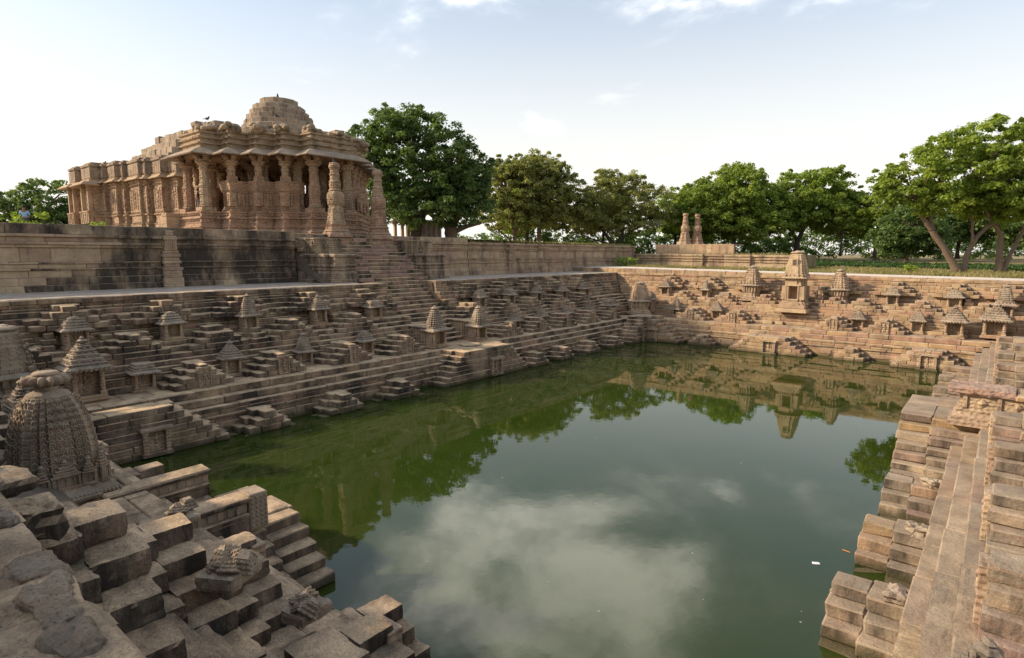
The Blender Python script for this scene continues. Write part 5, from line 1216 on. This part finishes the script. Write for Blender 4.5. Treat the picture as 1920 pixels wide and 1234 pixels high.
def tree(name, loc, lobes, trunks, leaf, label, seed, dens=1.0, size=.2, per=42, cr=.75, bark='bark', wide=1, group='trees around the tank'):
    root = empty(name, loc, label, 'tree', group, R(39.7)); g = np.random.default_rng(seed); r = random.Random(seed)
    clumps = []; ends = []
    for (x, y, z, a, b, c) in lobes:
        if wide != 1: a, b, c = a * wide, b * wide, c * (1 + (wide - 1) * .6)
        n = int(dens * (a * b + b * c + a * c) / 3 * 8.5)
        for i in range(n):
            d = Vector((r.gauss(0, 1), r.gauss(0, 1), r.gauss(0, 1))).normalized()
            q = r.choice((1, 1, .95, .9, .75, .5)) * r.uniform(.86, 1.08) * (1 + .16 * noise.noise(Vector((d.x * 2.2 + seed, d.y * 2.2, d.z * 2.2))))
            p = (x + d.x * a * q, y + d.y * b * q, z + d.z * c * q)
            if d.z < -.5 and r.random() < .25: continue
            clumps.append((*p, cr * r.uniform(.6, 1.3)))
            if r.random() < .07: ends.append(p)
        for i in range(3):                        # sprays that break the outline
            d = Vector((r.gauss(0, 1), r.gauss(0, .5), abs(r.gauss(0, 1)))).normalized(); k = r.uniform(1.1, 1.22)
            clumps.append((x + d.x * a * k, y + d.y * b * k, z + d.z * c * k, cr * .55)); ends.append(clumps[-1][:3])
    V = leaf_arrays(clumps, int(per * 1.5), size, g); mesh_obj('crown', quads_mesh('crown', V, M[leaf]), root)
    mb = MB(); tips = []
    for t in trunks:
        pts = [Vector(p[:3]) for p in t]; rad = [p[3] for p in t]; P2 = []; R2 = []
        for i in range(len(pts) - 1):
            for k in range(4):
                f = k / 4; P2.append(pts[i].lerp(pts[i + 1], f) + Vector((r.uniform(-.06, .06), r.uniform(-.06, .06), 0)) * (1 if i or k else 0)); R2.append((rad[i] * (1 - f) + rad[i + 1] * f) * r.uniform(.93, 1.07))
        P2.append(pts[-1]); R2.append(rad[-1]); R2[0] *= 1.35
        mb.tube(P2, R2, 9, True, .06); tips.append((pts[-1], rad[-1])); tips.append((pts[-2].lerp(pts[-1], .4), rad[-1]))
    for e in ends:
        e = Vector(e); b0, rb = min(tips, key=lambda q: (q[0] - e).length); L = (e - b0).length
        if L < .5: continue
        m1 = b0.lerp(e, .4) + Vector((r.uniform(-.1, .1), r.uniform(-.1, .1), .12)) * L; m2 = b0.lerp(e, .75) + Vector((r.uniform(-.07, .07), r.uniform(-.07, .07), .06)) * L
        r0 = min(rb * .8, .03 + .018 * L); mb.tube([b0, m1, m2, e], [r0, r0 * .65, r0 * .35, .012], 5, True)
    mb.build('trunk', M[bark], root); return root
T = tree
T('big_tree', (-57.6, 50.15, 8.4), [(0, 0, 10.6, 7.2, 6.5, 6), (-5.4, 0, 10.2, 3.6, 4, 4.2), (4.4, 0, 8.8, 5, 5.5, 5), (-4, -1, 5.2, 4.4, 4.5, 3.2), (2, -1.5, 5, 5.5, 5, 3), (6.4, 0, 5.2, 3.6, 4, 3), (-9, 0, 12.2, 1.3, 1.3, 1.0), (-1, 0, 14.2, 4, 4, 2.4)],
  [[(0, 0, 0, .8), (.1, 0, 2, .7), (-.4, 0, 4.5, .55), (-2.5, 0, 8, .3)], [(.1, 0, 2, .6), (1.5, 0, 5, .45), (4, 0, 8.5, .22)], [(0, 0, 3, .5), (0, .4, 7, .4), (.2, 0, 11, .2)]], 'leaf_dark', 'biggest tree, a broad dark green dome behind the temple', 1, .85, .2, 46, .85, 'bark_dark')
T('banyan_tree', (-55.42, 54.3, 8.3), [(.5, 0, 5.4, 3.6, 4, 2.6), (2.2, 1, 8, 2.6, 3, 2.6)], [[(0, 0, 0, .95), (0, 0, 1.6, .8), (.2, 0, 3, .7), (1.6, 0, 5.2, .3)], [(0, 0, 1.8, .5), (-1.2, 0, 3.2, .4), (-2.8, 0, 4.2, .25)], [(.1, 0, 1.7, .4), (1.8, 0, 2.4, .3), (4, 0, 3.0, .2)]], 'leaf_dark', 'thick pale trunked tree at the right foot of the biggest tree', 2, 1.0, .2, 42, .8)
T('neem_tree', (-58.45, 71.05, 8.2), [(0, 0, 9, 4.2, 4, 4.2), (-1.2, 0, 5.2, 4.2, 4, 2.8), (1.5, 0, 11.5, 2.5, 2.5, 2), (-2.8, 0, 11, 1.8, 1.8, 1.8)], [[(0, 0, 0, .35), (0, 0, 2.5, .3), (-.6, 0, 5, .2), (-1, 0, 8, .1)], [(0, 0, 2.2, .25), (1.2, 0, 4.5, .16), (1.6, 0, 8, .1)], [(0, 0, .6, .16), (-1.6, 0, 2, .12), (-3.2, 0, 3.2, .08)]], 'leaf_olive', 'olive green tree just right of the biggest tree', 3, .95, .2, 40, wide=1.22)
T('neem_tree', (-57.4, 75.8, 8.2), [(.5, 0, 9, 5, 5, 4.4), (2.5, 0, 6, 4.4, 4.5, 3.2), (-.5, 0, 12.6, 2.8, 2.8, 2.1), (4.2, 0, 10, 2.2, 2.2, 1.7), (-1.8, 0, 6, 3, 3.5, 2.6)], [[(0, 0, 0, .4), (.1, 0, 3, .33), (.3, 0, 6, .25), (0, 0, 10, .1)], [(.1, 0, 3, .25), (2.5, 0, 6, .16), (4, 0, 9, .08)]], 'leaf_olive', 'yellowish green tree with straight trunk above the grassy wall top', 4, .95, .2, 40, wide=1.22)
T('acacia_tree', (-49.51, 86.14, 7.6), [(-4.6, 0, 7.4, 3.4, 3.6, 2.7), (0, 0, 8.8, 4.2, 4, 3), (4.6, 0, 7.4, 4.2, 4.2, 2.9), (.5, 0, 5.2, 7.2, 5, 2.2), (-1, 0, 12, 2, 2, 1.2), (2.8, 0, 11.5, 1.6, 1.6, 1.1), (-5.5, 0, 4.6, 3.5, 3, 1.8)], [[(0, 0, 0, .4), (-.5, 0, 1.6, .36), (-2.5, 0, 4.2, .22), (-4.6, 0, 6.6, .1)], [(.2, 0, .2, .36), (1, 0, 2.5, .3), (1.8, 0, 5.5, .2), (1.5, 0, 8.5, .08)], [(.6, 0, 1.8, .22), (3.2, 0, 3.6, .16), (5.8, 0, 5.2, .08)], [(-.4, 0, 1.2, .2), (-3, 0, 1.9, .14), (-6, 0, 3.0, .07)]], 'leaf_olive', 'wide spreading olive tree with low dark limbs left of the distant pillars', 5, .75, .19, 38, .75, 'bark_dark', wide=1.22)
T('neem_tree', (-35.77, 102.67, 7.2), [(0, 0, 10, 5, 5, 4.2), (-5.5, 0, 8.5, 4.2, 4.4, 3.4), (-3, 0, 5.4, 6, 5, 2.6), (4, 0, 8, 4, 4.2, 3.8), (3, 0, 4.8, 5, 5, 2.4), (.5, 0, 12.8, 2.8, 3, 1.9), (-8.5, 0, 6.5, 3, 3, 2.6)], [[(0, 0, 0, .4), (.1, 0, 3, .3), (-.8, 0, 6, .2), (-1, 0, 10, .1)], [(0, 0, 2.4, .25), (2.4, 0, 5, .16), (3.6, 0, 8, .1)], [(-6, 1, 0, .3), (-5.5, 1, 3, .24), (-6, 0, 7, .1)]], 'leaf_mid', 'bushy green tree right behind the two distant pillars', 6, .95, .23, 40, .85, 'bark_dark', wide=1.22)
T('neem_tree', (-28.18, 111.8, 7.1), [(1, 0, 10, 4.8, 5, 3.8), (4.6, 0, 11.4, 3.4, 3.6, 3), (9, 0, 8.3, 3.4, 3.6, 2.7), (-2.5, 0, 7.5, 3.8, 4, 3.6), (4, 0, 6.8, 5.6, 5, 2.6), (9.2, 0, 5.4, 3.8, 4, 2.2)], [[(0, 0, 0, .5), (.4, 0, 2.6, .42), (1.6, 0, 5.4, .3), (3.4, 0, 9.5, .12)], [(.3, 0, 2.6, .3), (-1.4, 0, 5, .2), (-2, 0, 8, .1)], [(2, 0, 5.8, .24), (5, 0, 7.4, .16), (8, 0, 8.4, .08)]], 'leaf_mid', 'tall green tree with dark trunk just behind the tallest shrine', 7, .9, .23, 40, .85, 'bark_dark', wide=1.22)
T('young_tree', (-21.21, 112.48, 6.9), [(0, 0, 7, 3.4, 3.4, 2.8), (-1.6, 0, 9, 2, 2, 1.8), (1.6, 0, 4.8, 2.4, 2.4, 1.5)], [[(0, 0, 0, .17), (.1, 0, 3, .14), (.4, 0, 6, .1), (.3, 0, 8, .05)], [(.1, 0, 2.8, .1), (-1.6, 0, 5.4, .07), (-2.2, 0, 7, .04)]], 'leaf_mid', 'slim tree with a thin straight trunk right of the tallest shrine', 8, .65, .22, 36, .75, 'bark_dark')
T('dark_tree', (-10.5, 100.4, 5.6), [(0, 0, 5.5, 4.2, 4, 3.6), (-2.2, 0, 3.4, 3.3, 3.2, 2.2), (2.4, 0, 3.6, 3.3, 3, 2.2)], [[(0, 0, 0, .35), (0, 0, 1.6, .3), (-.3, 0, 3.4, .2), (-.6, 0, 5, .1)]], 'leaf_dark', 'round dark bushy tree with short trunk left of the big leaning tree', 9, 1.1, .2, 44, .8)
T('neem_tree', (-16.7, 116.22, 6.6), [(0, 0, 8, 4.6, 4.5, 4), (3.6, 0, 6, 3.6, 3.6, 3)], [[(0, 0, 0, .3), (0, 0, 3, .24), (.3, 0, 7, .1)]], 'leaf_mid', 'plain green tree behind the round dark tree', 10, .9, .24, 36, .9, 'bark_dark')
T('leaning_tree', (-3.23, 71.83, 5.42), [(-4.6, 0, 8.4, 3.3, 3.6, 2.9), (0, 0, 9.4, 4.4, 4.5, 3.9), (4.6, 0, 9.4, 4.2, 4.4, 3.7), (2, 0, 12.6, 3.1, 3.2, 1.8), (-2, 0, 11.2, 2.8, 3, 1.9), (3, -.5, 7, 3.8, 4, 2), (-7.2, 0, 8.2, 1.2, 1.4, 1.4), (-2.6, -.5, 6.9, 2.6, 3, 1.4), (5.5, -1, 6.5, 2.4, 2.4, 1.6)],
  [[(0, 0, 0, .4), (-1.3, 0, 1.9, .3), (-2.9, 0, 4.1, .25), (-3.9, 0, 5.2, .19), (-4.7, 0, 7, .1)], [(-2.9, 0, 4.1, .22), (-3.0, .2, 5.6, .16), (-2.4, 0, 7.6, .1)], [(.35, 0, 0, .32), (.75, 0, 1.9, .23), (1.5, 0, 3.4, .19), (2.9, 0, 4.9, .15), (4.2, 0, 7, .08)], [(1.1, 0, 2.7, .16), (1.0, 0, 4.4, .12), (.6, 0, 7, .08)]], 'leaf_light', 'large bright green tree with a trunk leaning left on the grass at the right', 11, 1.0, .165, 52, .62)
T('forked_tree', (-.25, 74.34, 5.4), [(3, 1, 8.4, 4.2, 4.4, 3.4), (1, 1.5, 6.8, 3.4, 3.5, 2), (5.4, 0, 5.8, 3.2, 3, 2.1), (6, 0, 10.5, 3.5, 3.5, 2.4), (-2, 1, 6.4, 2, 2, 1.2)], [[(0, 0, 0, .34), (0, 0, 2, .28), (-.1, 0, 3.7, .23), (-1.1, 0, 5, .17), (-2.2, 0, 6.8, .08)], [(.3, 0, 0, .27), (1.0, 0, 1.8, .2), (1.8, 0, 3.4, .17), (2.2, 0, 4.8, .13), (3.8, 0, 6.8, .08)]], 'leaf_light', 'tree with a V shaped pair of trunks at the right edge beside the leaning tree', 12, .95, .165, 50, .62)
T('shade_tree', (-98.8, 21.9, 8.0), [(0, 0, 6.4, 3.6, 3.5, 2.8), (-1.5, 0, 3.6, 4, 3, 2), (2, 0, 3.8, 2.8, 3, 2.2)], [[(0, 0, 0, .3), (0, 0, 3, .25), (.3, 0, 6, .1)]], 'leaf_dark', 'dark tree left of the temple behind the platform wall', 13, 1.0, .2, 40, .75)
T('shade_tree', (-103.7, 17.9, 8.0), [(0, 0, 5.4, 3.6, 3, 2.4), (2.5, 0, 3.4, 3, 3, 2)], [[(0, 0, 0, .3), (0, 0, 3, .25), (.3, 0, 5, .1)]], 'leaf_dark', 'dark tree cut off by the left edge of the view', 14, 1.0, .2, 40, .75)
T('neem_tree', (-5.9, 124.0, 6.5), [(0, 0, 6.4, 5.5, 5, 3.6), (5, 0, 5.4, 5, 5, 3.2), (-5, 0, 5, 4, 4, 2.6)], [[(0, 0, 0, .3), (0, 0, 3, .24), (.3, 0, 6, .1)]], 'leaf_dark', 'dark tree mass far behind the leaning tree', 15, .9, .26, 36, .95, 'bark_dark')
T('neem_tree', (5.5, 118, 6.4), [(0, 0, 6.6, 5.5, 5, 3.6), (5, 0, 5.4, 5, 5, 3.2), (-4, 0, 4, 4, 4, 2.4)], [[(0, 0, 0, .3), (0, 0, 3, .24), (.3, 0, 6, .1)]], 'leaf_dark', 'dark tree mass far behind the forked tree', 16, .9, .26, 36, .95, 'bark_dark')
T('shade_tree', (-12.8, -6.9, 5.3), [(0, 0, 6.4, 3.2, 3.4, 2.2), (1, -1, 6.0, 2.6, 2.6, 2)], [[(0, 0, 0, .3), (0, 0, 3, .24), (.3, 0, 6, .1)]], 'leaf_dark', 'unseen tree added behind the viewer to the left to shade the near paving', 23, 1.1, .22, 44, .8, 'bark_dark')  # out of view, added only to cast shade on the near paving
T('neem_tree', (-66.5, 84.5, 8.2), [(0, 0, 8.6, 4.2, 4, 3.8), (2.5, 0, 6, 3.8, 4, 3), (-2, 0, 5, 3.6, 4, 2.4)], [[(0, 0, 0, .28), (0, 0, 3, .22), (.3, 0, 7, .1)]], 'leaf_mid', 'light green tree filling the gap right of the biggest tree', 27, .9, .22, 36, .9, 'bark_dark')
T('neem_tree', (-55.5, 92.5, 7.9), [(0, 0, 8.2, 4.4, 4, 3.6), (3, 0, 6, 3.8, 4, 2.8), (-3, 0, 5, 3.6, 4, 2.4)], [[(0, 0, 0, .28), (0, 0, 3, .22), (.3, 0, 7, .1)]], 'leaf_olive', 'olive tree standing back between the straight trunk tree and the spreading one', 28, .9, .22, 36, .9, 'bark_dark')
T('neem_tree', (-44.5, 108, 7.4), [(0, 0, 8.4, 4.6, 4, 3.8), (3.4, 0, 6, 4, 4, 3), (-3, 0, 5, 3.8, 4, 2.4)], [[(0, 0, 0, .28), (0, 0, 3, .22), (.3, 0, 7, .1)]], 'leaf_mid', 'green tree standing back just left of the distant pillars', 29, .9, .23, 36, .9, 'bark_dark')
T('neem_tree', (-72.7, 92.0, 8.4), [(0, 0, 9.5, 4.5, 4, 4.2), (2.5, 0, 6.4, 4, 4, 3.2), (-2, 0, 5, 4, 4, 2.6)], [[(0, 0, 0, .3), (0, 0, 3, .24), (.3, 0, 8, .1)]], 'leaf_mid', 'fresh green tree peeping between the biggest tree and the olive one', 17, .9, .23, 36, .9, 'bark_dark')
T('neem_tree', (-47.0, 104, 7.6), [(0, 0, 7.5, 4.5, 4, 3.8), (2.8, 0, 5.4, 4, 4, 2.8)], [[(0, 0, 0, .3), (0, 0, 3, .24), (.3, 0, 7, .1)]], 'leaf_mid', 'green tree behind the spreading olive tree', 18, .9, .24, 36, .9, 'bark_dark')
g = np.random.default_rng(99); r = random.Random(99)
# undergrowth far behind the trees: one dark mass
cl = []
for i in range(1500):
    l = r.uniform(-12, 125); f = r.uniform(108, 126); h = 5.0 + 2.4 * noise.noise(Vector((l * .09, 3, 1))) + (1.2 if l > 62 else 0)
    if h < 1.2: continue
    p = FW * f + RT * l; cl.append((p.x, p.y, 6.2 + r.random() ** .8 * h, r.uniform(.8, 1.4)))
for i in range(70):
    p = FW * r.uniform(80, 86) + RT * r.uniform(-72, -56); cl.append((p.x, p.y, 8.2 + r.uniform(.3, 2.3), r.uniform(.7, 1.2)))
tag(mesh_obj('undergrowth', quads_mesh('undergrowth', leaf_arrays(cl, 40, .27, g), M['leaf_dark'])), kind='stuff')
# low green crop
n = 9000; X = g.uniform(-24, 34, n); Y = g.uniform(80, 99, n); cl = [(x, y, gz(x, y) + .12, .35) for x, y in zip(X[:1500], Y[:1500])]
tag(mesh_obj('green_crop', quads_mesh('green_crop', leaf_arrays(cl, 12, .2, g), M['crop'])), kind='stuff')
def blades(name, pts, h, w):
    n = len(pts); P = np.array(pts); a = g.uniform(0, 6.28, n); H = h * (.5 + g.random(n)); lean = g.normal(0, .3, (n, 2)) * H[:, None]
    dx = np.cos(a) * w; dy = np.sin(a) * w; V = np.zeros((n, 4, 3))
    V[:, 0] = P + np.stack([-dx, -dy, np.zeros(n)], 1); V[:, 1] = P + np.stack([dx, dy, np.zeros(n)], 1)
    V[:, 2] = P + np.stack([lean[:, 0] + dx * .2, lean[:, 1] + dy * .2, H], 1); V[:, 3] = P + np.stack([lean[:, 0] - dx * .2, lean[:, 1] - dy * .2, H], 1)
    tag(mesh_obj(name, quads_mesh(name, V.reshape(-1, 3), M['blade'])), kind='stuff')
pts = []
while len(pts) < 16000:
    x = r.uniform(-34, 30); y = 57.5 + r.random() ** 1.6 * 22
    if x < -16.6 and y > 64.5: continue
    if noise.noise(Vector((x * .35, y * .35, 2))) < r.uniform(-.5, .15): continue
    pts.append((x, y, gz(x, y)))
blades('dry_grass', pts, .2, .035)
pts = [(r.uniform(-36.2, -35.1), r.uniform(36.4, 65.6), 8.2) for i in range(2500)] + [(r.uniform(-34.5, -17), r.uniform(66.6, 71), 7.1) for i in range(1500)]
blades('wall_top_grass', pts, .22, .03)
def bush(loc, rad, h, leaf, label, seed, size=.1):
    root = empty('bush', loc, label, 'bush'); rr_ = random.Random(seed); cl = [(rr_.uniform(-rad, rad), rr_.uniform(-rad, rad), rr_.uniform(.1, h), .28) for i in range(int(30 * rad))]
    mesh_obj('foliage', quads_mesh('foliage', leaf_arrays(cl, 26, size, np.random.default_rng(seed)), M[leaf]), root)
    mb = MB()
    for c in cl[:10]: mb.tube([(0, 0, -.05), (c[0] * .5, c[1] * .5, c[2] * .5), c[:3]], [.03, .02, .01], 4)
    mb.build('stem', M['bark_dark'], root)
bush((-33.2, 60.5, 5.85), 1.3, 1.0, 'leaf_mid', 'green weeds growing at the corner where the path meets the road', 1)
bush((-15.9, 61.5, 5.6), .5, .35, 'leaf_light', 'small tuft of weeds beside the tallest shrine on the grass', 2)
bush((-6.6, 66.5, 5.5), .5, .6, 'leaf_light', 'small green weed on the dry grass in front of the leaning tree', 3)
bush((-46.8, 9.4, 8.6), .9, 1.1, 'leaf_light', 'yellow green bush on the platform beside the person in blue', 4)
bush((-49.5, 13.6, 8.6), .5, .8, 'leaf_light', 'small bush on the platform right of the person in blue', 5)
# ------------------------------------------------------------------ people, birds, litter
def skin_mesh(name, joints, edges, mat, sub=1):
    me = bpy.data.meshes.new(name + '_frame'); me.from_pydata([j[0] for j in joints], edges, []); o = bpy.data.objects.new(name + '_frame', me); col.objects.link(o)
    md = o.modifiers.new('s', 'SKIN'); md.use_smooth_shade = True
    for sv, j in zip(me.skin_vertices[0].data, joints): sv.radius = (j[1], j[1] if len(j) < 3 else j[2]); sv.use_root = False
    me.skin_vertices[0].data[0].use_root = True
    s = o.modifiers.new('u', 'SUBSURF'); s.levels = s.render_levels = sub
    dg = bpy.context.evaluated_depsgraph_get(); m2 = bpy.data.meshes.new_from_object(o.evaluated_get(dg)); m2.name = name
    m2.materials.clear(); m2.materials.append(mat)
    for p in m2.polygons: p.use_smooth = True
    bpy.data.objects.remove(o); bpy.data.meshes.remove(me); return m2
def person(loc, rz, label, shirt, trousers, bend=.25):
    root = empty('person', loc, label, 'person', None, rz)
    J = [((0, 0, .95), .14, .11), ((0, 0, 1.2), .14, .1), ((0, 0, 1.4), .15, .1), ((0, -.01, 1.5), .06), ((0, -.02, 1.58), .075), ((0, -.03, 1.68), .085),
         ((.2, 0, 1.42), .06), ((.27, .03, 1.16), .045), ((.2, -.16 - bend, 1.02), .035), ((.17, -.22 - bend, 1.0), .03), ((-.2, 0, 1.42), .06), ((-.26, .02, 1.15), .045), ((-.24, -.06, .92), .035), ((-.24, -.08, .83), .03),
         ((.1, 0, .88), .095), ((.11, -.03, .5), .06), ((.11, .02, .1), .042), ((.12, -.12, .04), .035), ((-.1, 0, .88), .095), ((-.12, .02, .5), .06), ((-.12, .06, .1), .042), ((-.13, -.08, .04), .035)]
    E = [(0, 1), (1, 2), (2, 3), (3, 4), (4, 5), (2, 6), (6, 7), (7, 8), (8, 9), (2, 10), (10, 11), (11, 12), (12, 13), (0, 14), (14, 15), (15, 16), (16, 17), (0, 18), (18, 19), (19, 20), (20, 21)]
    mesh_obj('body', skin_mesh('body', J, E, M['skin']), root)
    k = 1.18; S_ = [(j[0],) + tuple(q * k for q in j[1:]) for j in J]
    def sub(ids, name, mat):
        mp_ = {v: i for i, v in enumerate(ids)}; mesh_obj(name, skin_mesh(name, [S_[i] for i in ids], [(mp_[a], mp_[b_]) for a, b_ in E if a in mp_ and b_ in mp_], M[mat]), root)
    sub([0, 1, 2, 6, 7, 10, 11], 'shirt', shirt); sub([0, 14, 15, 16, 18, 19, 20], 'trousers', trousers)
    h = MB(); h.ell((0, .0, 1.74), (.1, .115, .09), 10, 7); h.build('hair', M['hair'], root)
    for sx in (-.03, .03): e = MB(); e.ell((sx, -.118, 1.68), (.011, .008, .008), 6, 4); e.build('eye', M['hair'], root)
    e = MB(); e.ell((0, -.125, 1.65), (.014, .02, .02), 6, 4); e.build('nose', M['skin'], root)
    for sx in (-1, 1): e = MB(); e.ell((sx * .088, -.03, 1.67), (.015, .02, .03), 6, 4); e.build('ear', M['skin'], root)
person((-50, 9.75, 8.6), R(70), 'person in a light blue shirt standing behind the platform wall at far left', 'shirt', 'dark_cloth')
person((CX - .75, CY - 6.35, ZB + FLO), R(150), 'person in dark top and grey trousers leaning in the temple porch', 'dark_cloth', 'grey_cloth', .05)
bm_ = MB(); bm_.ell((0, 0, .1), (.075, .15, .075), 8, 6); bm_.ell((0, -.13, .2), (.042, .05, .05), 8, 5); bm_.ell((0, -.1, .15), (.045, .05, .07), 8, 5); bm_.box(-.035, .035, .1, .27, .07, .095, .008, 0); bm_.add([(-.01, -.17, .205), (.01, -.17, .205), (0, -.17, .19), (0, -.21, .195)], [(0, 1, 3), (1, 2, 3), (2, 0, 3)])
for lx in (-.03, .03): bm_.box(lx - .006, lx + .006, -.01, .01, -.0, .06, .002, 0)
bird_me = bm_.mesh('bird', M['bird'])
zt_ = ZB + z_dome
def bird(p, rz, label):
    o = mesh_obj('bird', bird_me, None, p); o.rotation_euler = (0, 0, rz); o.scale = (1.15,) * 3; tag(o, label, 'bird', 'birds perched on the temple')
bird((CX + .9, CY - .6, zt_ + .03), 1, 'dark bird perched on top of the ruined dome')
bird((CX - .2, CY - 5.6, ZB + zc + 2.3), 2.2, 'dark bird on the broken crest stones left of the dome')
bird((-35.85, 24.05, 8.5 + 4.68 * 5 / 5.6 * 1.18 - .02), .6, 'dark bird on top of the left gateway pillar')
bird((sx - 1.2, sy - 6.9, ZB + 6.84), 2.0, 'dark bird on the flat roof edge of the sanctum, left one')
bird((sx + 2.6, sy - 5.6, ZB + 6.84), .3, 'dark bird on the lower roof blocks of the sanctum, right one')
bird((CX + 2.6, CY - 1.7, zd + ZB + 1.32), .3, 'dark bird clinging to the right flank of the dome')
def litter(p, d, rz, label, mat, name, cat, seed):
    v, f = rough_geo(*d, seed, .006, .05, .01); me = bpy.data.meshes.new(name); me.from_pydata(v, [], f); me.materials.append(M[mat]); o = mesh_obj(name, me, None, p); o.rotation_euler = (0, 0, rz); tag(o, label, cat)
litter((-2.79, 14.53, .01), (.16, .09, .02), .5, 'crumpled white plastic scrap floating near the right steps', 'litter', 'floating_litter', 'litter', 1)
litter((-2.36, 15.63, .01), (.19, .035, .02), -.2, 'orange stick floating beside the white scrap', 'orange', 'floating_stick', 'litter', 2)

V_ = []; r = random.Random(5)
for i in range(75):
    x, y = r.uniform(-23, -2.2), r.uniform(7.2, 44.5)
    if r.random() < .4: x = r.choice((-22.6, -2.6)) + r.uniform(-.5, .5)
    s_ = r.uniform(.01, .03); a_ = r.uniform(0, 6.28); ca, sa = math.cos(a_) * s_, math.sin(a_) * s_
    V_ += [(x - ca, y - sa, .006), (x + sa * .5, y - ca * .5, .012), (x + ca, y + sa, .007), (x - sa * .5, y + ca * .5, .012)]
tag(mesh_obj('floating_leaves', quads_mesh('floating_leaves', np.array(V_), M['litter'])), kind='stuff')
